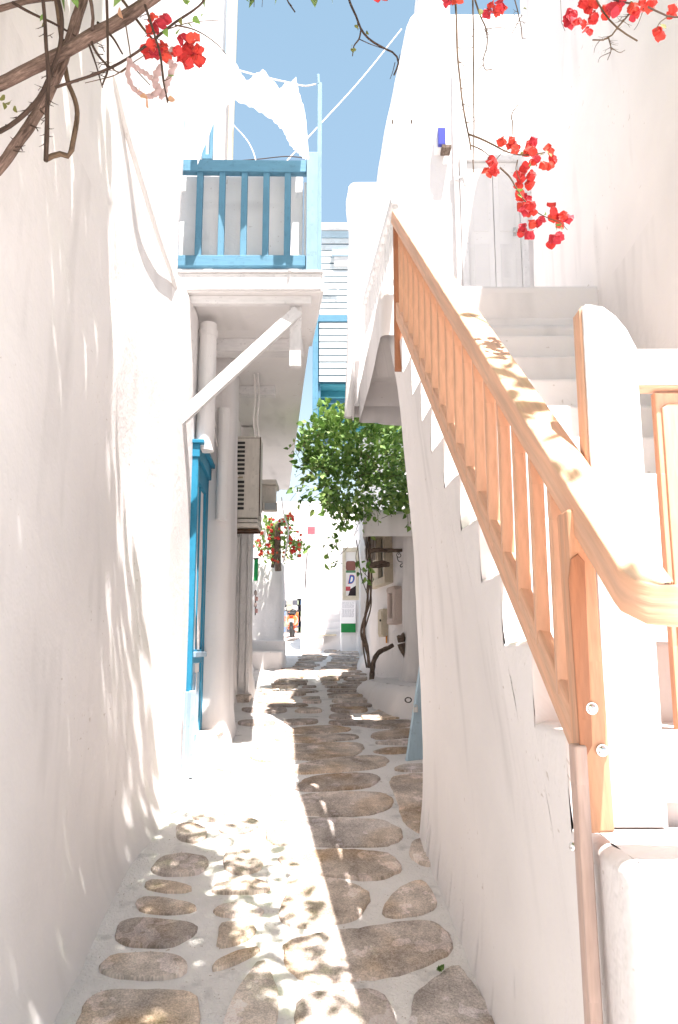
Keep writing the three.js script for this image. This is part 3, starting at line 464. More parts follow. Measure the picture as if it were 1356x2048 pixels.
{ // end block of the landing with its pipe
  const t = thing('parapet_block', 'tall white parapet block with plastered pipe at the end of the landing', 'parapet', V(.3, 3.4, -6.3));
  mesh('block', local(plaster([[.08, 6.22], [.62, 6.22], [.62, 6.56], [.09, 6.56]], 3.55, 5.55, { amp: .014, r: .06, rt: .06, seed: 21 }), t), M.plaster, t);
  const a = [[708, 378], [699, 392], [697, 420], [703, 470], [700, 560], [699, 700], [694, 835]].map(([x, y]) => at(x + 3, y, 6.14));
  mesh('drain_pipe', local(tube(a, .035, 10, 30), t), M.plasterFine, t);
  const b = [[715, 470], [714, 640], [709, 690], [706, 840]].map(([x, y]) => at(x, y, 6.15));
  mesh('cable', local(tube(b, .009, 6, 20), t), M.cable, t);
}
// wooden railing of the staircase
{
  const t = thing('stair_railing', 'orange varnished wooden railing with many balusters beside the white steps', 'railing', V(.55, 1, -2));
  const X = (d) => .711 - .087 * d, yR = (d) => 1.80 + .868 * (d - 1.707), q = (g) => local(g, t);
  const P3 = (d, y) => V(X(d), y, -d), up = V(0, 1, 0);
  // handrail: swept rounded section
  const sec = new THREE.Shape(), hw = .046, hh = .038; { const r = .008; sec.moveTo(-hw + r, -hh); sec.lineTo(hw - r, -hh); sec.quadraticCurveTo(hw, -hh, hw, -hh + r); sec.lineTo(hw, hh - r); sec.quadraticCurveTo(hw, hh, hw - r, hh); sec.lineTo(-hw + r, hh); sec.quadraticCurveTo(-hw, hh, -hw, hh - r); sec.lineTo(-hw, -hh + r); sec.quadraticCurveTo(-hw, -hh, -hw + r, -hh); }
  const sp = sec.getPoints(4), o = .05, path = [[4.28, 0], [1.66, 0], [1.58, .0], [1.54, .002]].map(([d, e]) => V(X(d) + .012, yR(d) + o + e, -d));
  const k0 = yR(1.5) + o; path.push(V(X(1.5) + .022, k0 + .012, -1.512), V(X(1.5) + .055, k0 + .010, -1.50), V(X(1.5) + .12, k0 + .012, -1.498), V(X(1.5) + .5, k0 + .016, -1.495));
  const cv = new THREE.CatmullRomCurve3(path, false, 'centripetal'), n = 130, pos = [], uv = [], idx = [], len = cv.getLength();
  for (let i = 0; i <= n; i++) {
    const tt = i / n, u = 1 - (1 - tt) ** 1, c = cv.getPointAt(u), d = cv.getTangentAt(u), x = V(0, 0, 0).crossVectors(d, up).normalize(), y = V(0, 0, 0).crossVectors(x, d); let a = 0;
    sp.forEach((s, j) => { if (j) a += s.distanceTo(sp[j - 1]); const v = c.clone().addScaledVector(x, s.x).addScaledVector(y, s.y); pos.push(v.x, v.y, v.z); uv.push(a, u * len); });
  }
  for (let i = 0; i < n; i++) for (let j = 0; j < sp.length - 1; j++) { const a = i * sp.length + j, b = a + sp.length; idx.push(a, a + 1, b, b, a + 1, b + 1); }
  for (const i of [0, n]) { const c = cv.getPointAt(i / n), k = pos.length / 3; pos.push(c.x, c.y, c.z); uv.push(0, 0); for (let j = 0; j < sp.length - 1; j++) { const a = i * sp.length + j; i ? idx.push(k, a, a + 1) : idx.push(k, a + 1, a); } }
  const g = new THREE.BufferGeometry(); g.setAttribute('position', new THREE.Float32BufferAttribute(pos, 3)); g.setAttribute('uv', new THREE.Float32BufferAttribute(uv, 2)); g.setIndex(idx); g.computeVertexNormals();
  const pp = M.pinePale.clone(); pp.map = T.woodRail; pp.side = THREE.DoubleSide; mesh('handrail', q(g), pp, t);
  // lower stringer
  const yS = (d) => yR(d) - .53;
  mesh('stringer', q(bar(P3(1.84, yS(1.84)), P3(4.3, yS(4.3)), .035, .085, .006)), M.pine, t);
  // chamfered balusters
  const baluster = (h) => {
    const a = .0145, b = .0185, c = .006, ys = [0, .075, .11, h - .11, h - .075, h], cut = [.002, .002, c, c, .002, .002], pos = [], uv = [], idx = [];
    ys.forEach((y, i) => { const k = cut[i], ring = [[-a + k, -b], [a - k, -b], [a, -b + k], [a, b - k], [a - k, b], [-a + k, b], [-a, b - k], [-a, -b + k]]; ring.forEach(([x, z], j) => { pos.push(z, y, x); uv.push(j * .014, y); }); });
    for (let i = 0; i < ys.length - 1; i++) for (let j = 0; j < 8; j++) { const A = i * 8 + j, B = i * 8 + (j + 1) % 8; idx.push(A, A + 8, B, B, A + 8, B + 8); }
    const g = new THREE.BufferGeometry(); g.setAttribute('position', new THREE.Float32BufferAttribute(pos, 3)); g.setAttribute('uv', new THREE.Float32BufferAttribute(uv, 2)); g.setIndex(idx); const f = g.toNonIndexed(); f.computeVertexNormals(); return f;
  };
  const bm2 = M.pine.clone(); bm2.side = THREE.DoubleSide; const bg = baluster(.53);
  for (let i = 0; i < 17; i++) { const d = 1.955 + i * .137, m = shade(new THREE.Mesh(bg, bm2)); m.name = 'baluster'; m.position.set(X(d) - t.position.x, yS(d) + .01 - t.position.y, -d - t.position.z); m.rotation.y = -.087; t.add(m); }
  // newel posts
  const nx = X(1.80) - .03;
  const nm = mat([.74, .42, .26], { map: T.wood, bumpMap: T.woodBump, bumpScale: .0015, roughness: .6 });
  mesh('newel_post', q(bar(V(nx + .026, 1.22, -1.80), V(nx + .014, yR(1.8) + .03, -1.80), .058, .085, .008, V(0, 0, 1))), nm, t);
  mesh('newel_shade_panel', q(outline([[nx - .010, 1.36], [nx + .012, 1.40], [nx + .016, yR(1.8) - .09], [nx + .004, yR(1.8) - .075], [nx - .009, yR(1.8) - .085], [nx - .016, yR(1.8) - .13]], .010, .003).translate(0, 0, -1.762)), M.pineDark, t);  // arched dark board standing in for the handrail shadow on the post
  mesh('lower_pole', q(bar(V(.525, G(1.78) - .05, -1.77), V(.512, 1.40, -1.77), .027, .05, .006, V(0, 0, 1))), mat([.60, .47, .42], { map: T.wood, roughness: .7 }), t);
  mesh('newel_post', q(bar(V(X(4.27), 3.15, -4.29), V(X(4.27), yR(4.27) + .02, -4.29), .05, .05, .006, V(0, 0, 1))), M.pineDark, t);
  for (const [px, py] of [[1184, 1417], [1205, 1501]]) { const c = at(px, py, 1.752); mesh('bolt', [q(new THREE.SphereGeometry(.010, 14, 10).scale(1, 1, .6).translate(c.x, c.y, c.z)), q(new THREE.CylinderGeometry(.013, .013, .004, 16).rotateX(Math.PI / 2).translate(c.x, c.y, c.z - .001))], M.chrome, t); }
  const c = at(1147, 1693, 1.79); mesh('bolt', q(new THREE.SphereGeometry(.010, 14, 10).translate(c.x, c.y, c.z)), M.chrome, t);
}
// gate at the foot of the flight
{
  const t = thing('stair_gate', 'white fronted wooden gate with curved top stile standing on the lower step', 'gate', V(.62, 1.19, -1.9)), D = 1.9, q = (g) => local(g, t);
  const y0 = at(1225, 1650, D).y, yt = at(1180, 615, D).y, xl = .612, xs = .735, yr = at(1265, 698, D).y, yr2 = at(1300, 776, D).y;
  const st = [[xl, y0], [xs, y0], [xs, yr], [xs - .006, yr + .012], [xs - .02, yr + .045], [xs - .045, yr + .08], [xs - .075, yr + .105], [xl + .02, yt], [xl + .006, yt], [xl, yt - .008]];
  mesh('stile', q(outline(st, .055, .005).translate(0, 0, -D - .055)), M.pinePale, t);
  mesh('face_board', q(outline(st.map(([x, y]) => [x + .004, y]), .012, .003).translate(0, 0, -D + .001)), M.whiteWood, t);
  mesh('top_rail', q(box(xs + .002, 1.5, yr2, yr - .002, D, D + .05)), M.pinePale, t);
  mesh('face_board', q(box(xs + .004, 1.5, yr2 + .006, yr - .004, D - .012, D - .001, .003)), M.whiteWood, t);
  mesh('bottom_rail', q(box(xs + .002, 1.5, y0 + .06, y0 + .2, D, D + .05)), M.pinePale, t);
  mesh('face_board', q(box(xs + .004, 1.5, y0 + .05, y0 + .21, D - .012, D - .001, .003)), M.whiteWood, t);
  for (let i = 0; i < 5; i++) { const x = .795 + i * .15; mesh('slat', q(outline([[x, y0 + .20], [x + .085, y0 + .20], [x + .085, yr2 - .01], [x, yr2 - .01]], .03, .004).translate(0, 0, -D - .045)), M.pinePale, t); mesh('slat_moulding', q(outline([[x + .012, y0 + .24], [x + .073, y0 + .24], [x + .073, yr2 - .05], [x + .06, yr2 - .04], [x + .025, yr2 - .04], [x + .012, yr2 - .05]], .008, .003).translate(0, 0, -D - .016)), M.pinePale, t); }
  const h = at(1275, 937, 2.0); mesh('latch', q(rbox(.02, .008, .05, .003).translate(h.x, h.y, h.z)), M.metal, t);
}

// ---------------------------------------------------------------- tall house on the right and the chimney house behind the stairs
{
  const t = thing('white_house', 'tall plain pinkish white house wall rising from the right of the steps', 'house', V(2, 0, -4));
  mesh('wall', local(plaster([[1.53, 2.25], [6, 2.25], [6, 5.95], [1.54, 5.95]], -.3, 7.5, { amp: .02, r: .1, seed: 31 }), t), M.plaster, t);
}
{
  const t = thing('white_house', 'white house with chimney, blue tile and shut white door above the landing', 'house', V(1.2, 3.7, -6.7)), D = 6.6, q = (g) => local(g, t);
  mesh('wall', q(plaster([[.30, D], [2.6, D], [2.6, 9], [1.8, 9], [1.2, 7.1], [.34, 6.95]], 3.6, 7.62, { amp: .022, r: .1, seed: 41, rt: .2, warp: (x, y) => Math.max(0, Math.min(1, (1.0 - x) / .7)) * (.02 * (y - 4) + .16 * Math.max(0, y - 5.9) ** 1.2) })), M.plaster, t);
  mesh('chimney', q(plaster([[.745, D + .035], [1.07, D + .035], [1.07, 7.3], [.745, 7.3]], 6.6, 7.95, { amp: .014, r: .06, seed: 43, rt: .06 })), M.plaster, t);
  const dr = part('door', t), x0 = 1.15, x1 = 1.62, y0 = 3.75, y1 = 5.95;
  mesh('door_frame', [q(box(x0 - .06, x0, y0, y1 + .06, D - .06, D + .02)), q(box(x1, x1 + .06, y0, y1 + .06, D - .06, D + .02)), q(box(x0, x1, y1, y1 + .06, D - .06, D + .02))], M.whiteWood, dr);
  mesh('door_leaf', [q(box(x0 + .002, (x0 + x1) / 2 - .002, y0, y1 - .002, D - .03, D + .01)), q(box((x0 + x1) / 2 + .002, x1 - .002, y0, y1 - .002, D - .03, D + .01))], M.plasterFine, dr);
  mesh('door_panel', [0, 1].flatMap((k) => [0, 1, 2].map((i) => q(box(x0 + .05 + k * .235, x0 + .185 + k * .235, y0 + .12 + i * .7, y0 + .7 + i * .7, D - .034, D - .02, .003)))), M.plasterFine, dr);
  const hd = at(1030, 462, D - .05); mesh('door_handle', [q(new THREE.SphereGeometry(.018, 12, 8).translate(hd.x, hd.y, hd.z)), q(rbox(.03, .08, .012, .004).translate(hd.x, hd.y, hd.z + -.01))], M.metal, dr);
  mesh('drain_pipe', q(tube([V(1.06, 3.75, -D + .05), V(1.06, 5.2, -D + .05), V(1.055, 6.2, -D + .04), V(1.07, 6.9, -D + .03)], .022, 8, 20)), M.plasterFine, t);
  mesh('cable', q(tube([at(907, 330, D - .06), at(912, 360, D - .07), at(925, 352, D - .07), at(931, 372, D - .06)], .008, 6, 18)), M.cable, t);
  const hk = at(822, 250, D - .06); for (const k of [0, 1]) mesh('hook', q(tube([hk.clone().add(V(-k * .17, 0, .06)), hk.clone().add(V(-k * .17, -.01, -.05)).add(V(0, 0, .08)), hk.clone().add(V(-k * .17, .02, .05))], .006, 6)), M.rust, t);
}
{
  const D = 6.46, a = at(876, 292, D), b = at(890, 258, D), t = thing('wall_light', 'small deep blue box light fixed on the white chimney house', 'wall light', V((a.x + b.x) / 2, (a.y + b.y) / 2, -D));
  mesh('blue_panel', rbox(b.x - a.x, b.y - a.y, .05, .005), mat([.06, .07, .36], { roughness: .3 }), t);
  mesh('housing', rbox(b.x - a.x + .025, b.y - a.y + .02, .12, .01).translate(-.005, 0, -.075), M.plasterFine, t);
  mesh('bracket', rbox(.085, .035, .12, .005).translate(.04, -.105, -.03), M.greyWood, t);
}
// ---------------------------------------------------------------- clapboard house in the middle
{
  const D = 10.5, t = thing('clapboard_house', 'pale blue clapboard house with teal eaves overhanging the alley', 'house', V(.3, 4, -D)), q = (g) => local(g, t);
  const x0 = -.275, x1 = 1.2, yb = 5.22, yt = 7.46;
  mesh('wall', q(box(x0 + .02, x1, yb, yt, D + .03, 14, .005)), M.blue, t);
  const n = 23, h = (yt - yb) / n; for (let i = 0; i < n; i++) { if (i === 9) continue; const g = rbox(x1 - x0, h * .80, .018, .003).rotateX(.05).translate((x0 + x1) / 2, yb + h * (i + .5), -D - .008 + .02); mesh('clapboard', q(g), M.boardWhite, t); }
  mesh('trim_board', q(box(x0 - .03, x1, yb + h * 9, yb + h * 10, D - .035, D + .02)), M.blue, t);
  mesh('roof_board', q(box(x0 - .05, x1 + .1, yt, yt + .07, D - .14, 14.1)), M.whiteWood, t);
  mesh('roof_trim', q(box(x0 - .01, x1, yt - .1, yt - .005, D - .05, D + .01)), M.paleBlue, t);
  mesh('corner_post', q(bar(V(x0 - .05, 4.7, -D + .01), V(x0 - .05, yb + h * 11, -D + .01), .075, .09, .006, V(0, 0, 1))), M.blue, t);
  mesh('side_board', q(box(x0 - .02, x0 + .018, 5.0, yt - .1, D + .03, 14)), M.blue, t);
  const w0 = at(664, 530, D - .03), w1 = at(690, 503, D - .03); mesh('vent_hood', q(box(w0.x, w1.x + .05, w1.y - .09, w1.y, D - .09, D)), M.paleBlue, t); mesh('vent_box', q(box(w0.x + .03, w1.x + .05, w0.y - .02, w1.y - .09, D - .06, D)), M.whiteWood, t);
  const v0 = at(672, 572, D - .03); mesh('pipe', q(tube([V(x0 + .02, at(640, 582, D).y, -D + .06), V(v0.x + .02, at(640, 582, D).y + .01, -D + .07), V(v0.x + .02, at(640, 582, D).y - .03, -D + .07)], .014, 6)), M.whiteWood, t);
  const eave = part('eaves', t); for (let i = 0; i < 8; i++) { mesh('eave_board', q(box(x0, x1, yb - .035 - .02 * (i % 2), yb - .005, D + .02 + i * .29, D + .02 + i * .29 + .27)), M.teal, eave); mesh('joist', q(box(x0, x1, yb - .12, yb - .03, D + .26 + i * .29, D + .32 + i * .29)), i % 2 ? M.blue : M.teal, eave); }
  mesh('bracket_beam', q(bar(V(x0 - .03, yb - .1, -D - .2), V(x0 - .03, 4.2, -12.9), .06, .09)), M.teal, t);
  mesh('lower_wall', q(box(.35, 1.2, 1, yb - .06, 13, 14)), M.plasterFine, t);
}
// ---------------------------------------------------------------- house on the left further up
{
  const t = thing('white_house', 'white house further up on the left under the long overhang', 'house', V(-1.5, 1, -10)), q = (g) => local(g, t);
  mesh('wall', q(plaster([[-.945, 8.75], [-1.36, 12.4], [-4, 12.4], [-4, 8.75]], .6, 4.11, { amp: .015, flare: .06, seed: 51, r: .07 })), M.plaster, t);
  mesh('wall', q(plaster([[-.95, 13.7], [-1.08, 15.5], [-4, 15.5], [-4, 13.7]], .9, 3.12, { amp: .03, flare: .08, seed: 52, r: .12, rt: .12 })), M.plaster, t);
  mesh('ledge', q(plaster([[-.83, 12.55], [-.92, 13.75], [-2.5, 13.75], [-2.5, 12.55]], .9, 1.75, { amp: .012, seed: 53, r: .06, rt: .04 })), M.plaster, t);
  mesh('ledge', q(plaster([[-.85, 12.2], [-.84, 12.7], [-2.5, 12.7], [-2.5, 12.2]], .9, 1.58, { amp: .012, seed: 54, r: .06, rt: .04 })), M.plaster, t);
  const dr = part('door', t), D = 8.72;
  mesh('door_frame', [q(box(-1.12, -1.09, 1.1, 3.25, D - .02, D + .04)), q(box(-1.0, -.965, 1.1, 3.25, D - .03, D + .04))], M.whiteWood, dr);
  mesh('door_leaf', [q(box(-1.086, -1.003, 1.1, 3.22, D - .005, D + .02)), q(box(-1.075, -1.015, 1.25, 2.0, D - .015, D)), q(box(-1.075, -1.015, 2.1, 3.1, D - .015, D))], M.whiteWood, dr);
  mesh('threshold', q(box(-1.13, -.93, G(8.6) - .05, G(8.6) + .06, D - .25, D + .02, .02)), M.stones[1], t);
}
{ // air conditioner
  const D = 7.25, t = thing('air_conditioner', 'beige air conditioner with black slotted vents hung under the white soffit', 'air conditioner', V(-.87, 2.72, -D)), q = (g) => local(g, t);
  const a = at(465, 1036, D), b = at(521, 872, D);
  mesh('casing', q(box(a.x, b.x, a.y, b.y, D, D + .26, .012)), M.acCase, t);
  mesh('casing_seam', [q(box(b.x - .004, b.x + .004, a.y + .02, b.y - .01, D - .003, D + .01, .001)), q(box(a.x, b.x, b.y - .022, b.y - .018, D - .003, D + .01, .001))], M.rust, t);
  for (let i = 0; i < 16; i++) { if (i === 8) continue; const y = b.y - .055 - i * .0415; mesh('vent_slot', q(box(a.x + .005, at(490, 900, D).x, y - .024, y, D - .004, D + .01, .002)), M.black, t); }
  mesh('label_plate', q(box(a.x + .02, at(486, 950, D).x, b.y - .055 - 8 * .0415 - .018, b.y - .055 - 8 * .0415 - .002, D - .004, D + .01, .001)), mat([.35, .3, .2]), t);
  mesh('tray', [q(box(a.x - .02, b.x - .005, a.y - .045, a.y - .012, D - .02, D + .27, .005)), q(box(a.x - .02, b.x + .0, a.y - .085, a.y - .055, D - .05, D + .27, .005))], M.acCase, t);
  mesh('bracket_arm', [q(box(-1.14, b.x - .01, a.y - .115, a.y - .09, D + .05, D + .10)), q(box(-1.14, b.x - .01, a.y - .115, a.y - .09, D + .2, D + .24)), q(box(a.x, b.x - .02, a.y - .052, a.y - .046, D - .01, D + .25, .001)), q(box(a.x, b.x - .02, a.y - .012, a.y - .002, D + .02, D + .25, .001))], M.rust, t);
  mesh('hose', [q(tube([V(a.x + .03, b.y - .03, -D + .03), V(a.x - .05, b.y - .05, -D + .06), V(a.x - .06, b.y - .16, -D + .06), V(a.x - .03, b.y - .2, -D + .03)], .012, 8, 16)), q(tube([V(a.x + .05, b.y - .4, -D + .03), V(a.x - .02, b.y - .33, -D + .06), V(a.x - .05, b.y - .36, -D + .08)], .01, 8, 12))], M.cable, t);
}
{ // flood lamp and bulkhead lamp
  const D = 8.1, c = at(540, 1014, D), t = thing('flood_lamp', 'small grey square flood lamp beside the air conditioner', 'lamp', c);
  mesh('housing', rbox(.15, .095, .09, .012), M.acCase, t); mesh('lens', rbox(.12, .07, .01, .004).translate(.008, -.002, .047), M.glassDark, t); mesh('mount', [rbox(.02, .10, .1, .003).translate(-.09, 0, 0), rbox(.16, .22, .06, .02).translate(-.02, .13, -.06), rbox(.30, .05, .4, .01).translate(-.08, .25, -.12)], M.acCase, t);
  const E = 8.55, e = at(474, 1062, E), u = thing('bulkhead_lamp', 'small caged round wall lamp below the air conditioner', 'lamp', e);
  mesh('globe', new THREE.SphereGeometry(.05, 18, 14).scale(.9, 1.25, .9), M.glassDark, u); mesh('cap', new THREE.CylinderGeometry(.055, .055, .03, 18).translate(0, .06, 0), M.metal, u);
  mesh('cage', [0, 1, 2].map((i) => new THREE.TorusGeometry(.062, .004, 6, 24).rotateY(i * Math.PI / 3).scale(1, 1.1, 1)).concat([new THREE.TorusGeometry(.058, .004, 6, 24).rotateX(Math.PI / 2)]), M.metal, u);
  mesh('mount', rbox(.03, .03, .2, .004).translate(0, .07, -.09), M.metal, u);
}
// ---------------------------------------------------------------- far end
{
  const t = thing('white_house', 'far white house closing the alley behind the motor scooter', 'house', V(-1, 2, -36)), q = (g) => local(g, t);
  mesh('wall', q(plaster([[-7, 36], [2.5, 36], [2.5, 42], [-7, 42]], 1.5, 8.3, { amp: .03, seed: 61, ds: .4, dy: .4 })), M.plaster, t);
  for (const [px, py] of [[588, 1165], [594, 1120]]) { const a = at(px, py, 35.95), w = part('window', t); mesh('window_frame', q(rbox(.5, .8, .1, .01).translate(a.x, a.y, a.z)), M.whiteWood, w); mesh('pane', q(rbox(.36, .64, .04, .005).translate(a.x, a.y, a.z + .05)), M.glassDark, w); }
  mesh('drain_pipe', q(tube([at(574, 1090, 35.8), at(574, 1235, 35.8)], .06, 6)), M.cream, t);
  mesh('antenna', [q(tube([at(595, 1010, 38), at(595, 978, 38)], .025, 5)), q(tube([at(589, 981, 38), at(601, 980, 38)], .02, 5)), q(tube([at(591, 985, 38), at(599, 985, 38)], .02, 5))], M.metal, t);
}
{
  const D = 20, t = thing('stair_house', 'white house with a broad outside flight of steps at the alley end', 'house', V(0, 1.6, -D)), q = (g) => local(g, t);
  mesh('base_wall', q(plaster([[-.84, D], [.5, D], [.5, D + .6], [-.84, D + .6]], 1.3, 2.12, { amp: .015, seed: 71, r: .06, rt: .04, flare: .05 })), M.plaster, t);
  for (let i = 0; i < 12; i++) mesh('step', q(plaster([[-.80, D + .35 + i * .3], [.42, D + .35 + i * .3], [.42, D + .75 + i * .3], [-.80, D + .75 + i * .3]], 1.8 + i * .2, 2.3 + i * .2, { amp: .01, seed: 72 + i, r: .03, rt: .03 })), M.plaster, t);
  mesh('side_wall', q(plaster([[-.95, D - .1], [-.80, D - .1], [-.80, D + 4], [-.95, D + 4]], 1.3, 4.4, { amp: .02, seed: 90, r: .05, topAt: (x, d) => 2.6 + Math.min(1, (d - D + .1) / 2) * 1.9 })), M.plaster, t);
  mesh('wall', q(plaster([[-.97, D + 4], [2.5, D + 4], [2.5, D + 7], [-.97, D + 7]], 1.5, 5.8, { amp: .02, seed: 91, r: .08, rt: .1 })), M.plaster, t);
  mesh('wall', q(plaster([[.40, D - 1.4], [2.5, D - 1.4], [2.5, D + 4.1], [.44, D + 4.1]], 1.3, 4.9, { amp: .02, seed: 92, r: .08, rt: .1 })), M.plaster, t);
  mesh('wall', q(plaster([[.03, D - 1.35], [.5, D - 1.35], [.5, D - .9], [.03, D - .9]], 1.3, 3.9, { amp: .012, seed: 93, r: .05, rt: .06 })), M.plaster, t);
  const a = at(615, 1068, D + 3.95), b = at(630, 1053, D + 3.95);
  const s = thing('red_sign', 'small red sign plate on the white wall at the alley end', 'sign', V((a.x + b.x) / 2, (a.y + b.y) / 2, a.z));
  mesh('plate', rbox(b.x - a.x, b.y - a.y, .03, .006), mat([.62, .10, .12]), s); mesh('top_strip', rbox(b.x - a.x, .05, .008, .002).translate(0, (b.y - a.y) / 2 - .045, .018), mat([.45, .12, .14]), s);
  const bp = at(646, 1270, D - .12), u = thing('bench_plank', 'pale wooden plank shelf on the low white wall at the alley end', 'bench', bp);
  mesh('plank', rbox(.66, .045, .22, .015), M.cream, u); mesh('support', [rbox(.03, .22, .16, .005).translate(.0, -.12, .0)], M.plasterFine, u);
}
function canvasTex(w, h, draw) { const c = document.createElement('canvas'); c.width = w; c.height = h; draw(c.getContext('2d'), w, h); const t = new THREE.CanvasTexture(c); t.colorSpace = THREE.SRGBColorSpace; return t; }
{ // posters and shop window at the end
  const D = 18.58, a = at(682, 1265, D), b = at(711, 1203, D), w = b.x - a.x, h = b.y - a.y, t = thing('poster_board', 'white text poster board with a green foot on the far wall', 'poster', V((a.x + b.x) / 2, (a.y + b.y) / 2, -D));
  const r = rng(7), tex = canvasTex(192, 420, (c, W2, H2) => { c.fillStyle = '#f1eeee'; c.fillRect(0, 0, W2, H2); c.fillStyle = '#8d8a92'; for (let y = 14; y < 290; y += 17) { if (y > 130 && y < 150) continue; let x = 14 + 6 * r(); while (x < W2 - 24) { const l = 8 + 22 * r(); c.fillRect(x, y, Math.min(l, W2 - 20 - x), 7); x += l + 6; } } c.fillStyle = '#c9c4c8'; c.fillRect(0, 134, W2, 4); });
  mesh('sheet', new THREE.PlaneGeometry(w, h * .72).translate(0, h * .14, .022), mat([1, 1, 1], { map: tex }), t);
  mesh('green_foot', rbox(w, h * .29, .03, .004).translate(0, -h * .355, .01), mat([.02, .24, .06], { map: T.paint }), t);
  mesh('backing', rbox(w + .01, h * .72, .03, .004).translate(0, h * .14, .004), M.whiteWood, t);
  const E = 17.2, p0 = at(685, 1200, E), p1 = at(718, 1095, E), u = thing('display_case', 'cream framed display case with a coloured advert at the alley end', 'display case', V((p0.x + p1.x) / 2, (p0.y + p1.y) / 2, -E)), W3 = p1.x - p0.x, H3 = p1.y - p0.y;
  mesh('frame', [rbox(.07, H3, .07, .008).translate(-W3 / 2 + .035, 0, 0), rbox(.07, H3, .07, .008).translate(W3 / 2 - .035, 0, 0), rbox(W3 - .14, .09, .068, .008).translate(0, H3 / 2 - .045, 0), rbox(W3 - .14, .09, .068, .008).translate(0, -H3 / 2 + .045, 0)], M.cream, u);
  const ad = canvasTex(128, 420, (c, W2, H2) => { c.fillStyle = '#efe9e6'; c.fillRect(0, 0, W2, H2); c.fillStyle = '#e9e3dc'; c.fillRect(0, 0, W2, 90); c.fillStyle = '#8a5a50'; c.beginPath(); c.roundRect ? c.roundRect(8, 92, 112, 92, 26) : c.rect(8, 92, 112, 92); c.fill(); c.fillStyle = '#5f8a63'; c.fillRect(8, 180, 112, 22); c.fillStyle = '#d34a4a'; c.font = 'italic bold 120px sans-serif'; c.fillText('D', 20, 306); c.fillStyle = '#2f63b0'; c.font = 'italic bold 108px sans-serif'; c.fillText('D', 26, 302); c.fillStyle = '#c5545a'; c.fillRect(0, 330, 60, 40); c.fillStyle = '#33282a'; c.beginPath(); c.moveTo(30, 420); c.lineTo(60, 352); c.lineTo(128, 318); c.lineTo(128, 420); c.fill(); });
  mesh('advert', new THREE.PlaneGeometry(W3 - .12, H3 - .16).translate(0, 0, -.005), mat([1, 1, 1], { map: ad }), u);
  mesh('backing', rbox(W3 - .12, H3 - .16, .02, .004).translate(0, 0, -.02), M.whiteWood, u);
  mesh('wall_arm', [rbox(.3, .04, .04, .004).translate(W3 / 2 + .15, H3 / 2 - .1, 0), rbox(.3, .04, .04, .004).translate(W3 / 2 + .15, -H3 / 2 + .1, 0)], M.cream, u);
}
{ // scooter seen from behind
  const base = onGround(583, 1276), D = 30, c = at(583, 1276, D); c.y = G(D);
  const t = thing('motor_scooter', 'orange motor scooter parked at the far end of the alley', 'scooter', c), org = mat([.75, .16, .03], { roughness: .3, clearcoat: .6 });
  mesh('tyre', new THREE.TorusGeometry(.21, .065, 12, 28).rotateY(Math.PI / 2).translate(0, .27, .1), M.black, t);
  mesh('rim', new THREE.CylinderGeometry(.15, .15, .07, 20).rotateZ(Math.PI / 2).translate(0, .27, .1), M.metal, t);
  mesh('tyre', new THREE.TorusGeometry(.21, .055, 12, 28).rotateY(Math.PI / 2).translate(0, .27, -1.1), M.black, t);
  mesh('body', [new THREE.SphereGeometry(.24, 24, 18).scale(.95, .95, 1.6).translate(0, .66, -.12), rbox(.34, .12, .7, .05).translate(0, .36, -.6)], org, t);
  mesh('leg_shield', rbox(.40, .55, .06, .03).rotateX(-.2).translate(0, .72, -.92), org, t);
  mesh('seat', rbox(.28, .10, .66, .05).translate(0, .88, -.15), M.black, t);
  mesh('number_plate', rbox(.18, .15, .012, .004).translate(0, .60, .28), M.whiteWood, t);
  mesh('tail_lamp', rbox(.14, .06, .04, .015).translate(0, .76, .25), mat([.5, .02, .02], { roughness: .2 }), t);
  mesh('mudguard', rbox(.13, .3, .03, .012).rotateX(.3).translate(0, .42, .33), M.black, t);
  mesh('handlebar', [tube([V(-.33, 1.05, -.78), V(-.12, 1.0, -.86), V(.12, 1.0, -.86), V(.33, 1.05, -.78)], .018, 8), new THREE.SphereGeometry(.13, 16, 12).scale(1, .8, .8).translate(0, 1.0, -.92)], M.black, t);
  mesh('mirror', [new THREE.SphereGeometry(.06, 12, 8).scale(1, .8, .3).translate(-.3, 1.22, -.8), tube([V(-.25, 1.02, -.8), V(-.3, 1.2, -.8)], .008, 5)], M.black, t);
  mesh('mirror', [new THREE.SphereGeometry(.06, 12, 8).scale(1, .8, .3).translate(.3, 1.22, -.8), tube([V(.25, 1.02, -.8), V(.3, 1.2, -.8)], .008, 5)], M.black, t);
  mesh('exhaust', new THREE.CylinderGeometry(.05, .06, .4, 12).rotateX(Math.PI / 2).translate(.17, .3, .1), M.metal, t);
  const rack = (px, w, lab, seed) => { const r = rng(seed), u = thing('postcard_rack', lab, 'rack', V(at(px, 1270, 31.5).x, G(31.5), -31.5)); mesh('stand', [rbox(w, 1.35, .05, .01).translate(0, .82, -.05), rbox(.04, .2, .04, .004).translate(0, .1, -.05), rbox(.4, .04, .3, .01).translate(0, .02, -.05)], M.metal, u);
    const cs = [[.55, .2, .15], [.2, .3, .5], [.6, .5, .3], [.75, .7, .65], [.3, .35, .25], [.1, .1, .12]]; for (let j = 0; j < 6; j++) for (let i = 0; i < (w > .5 ? 4 : 2); i++) mesh('card', rbox(w / (w > .5 ? 4 : 2) * .8, .17, .02, .003).translate(-w / 2 + w / (w > .5 ? 4 : 2) * (i + .5), .28 + j * .21, .0), mat(cs[Math.floor(r() * 6)]), u); };
  rack(602, .34, 'narrow rack of postcards right of the orange scooter', 5); rack(584, .9, 'wide souvenir rack standing behind the orange scooter', 9);
}
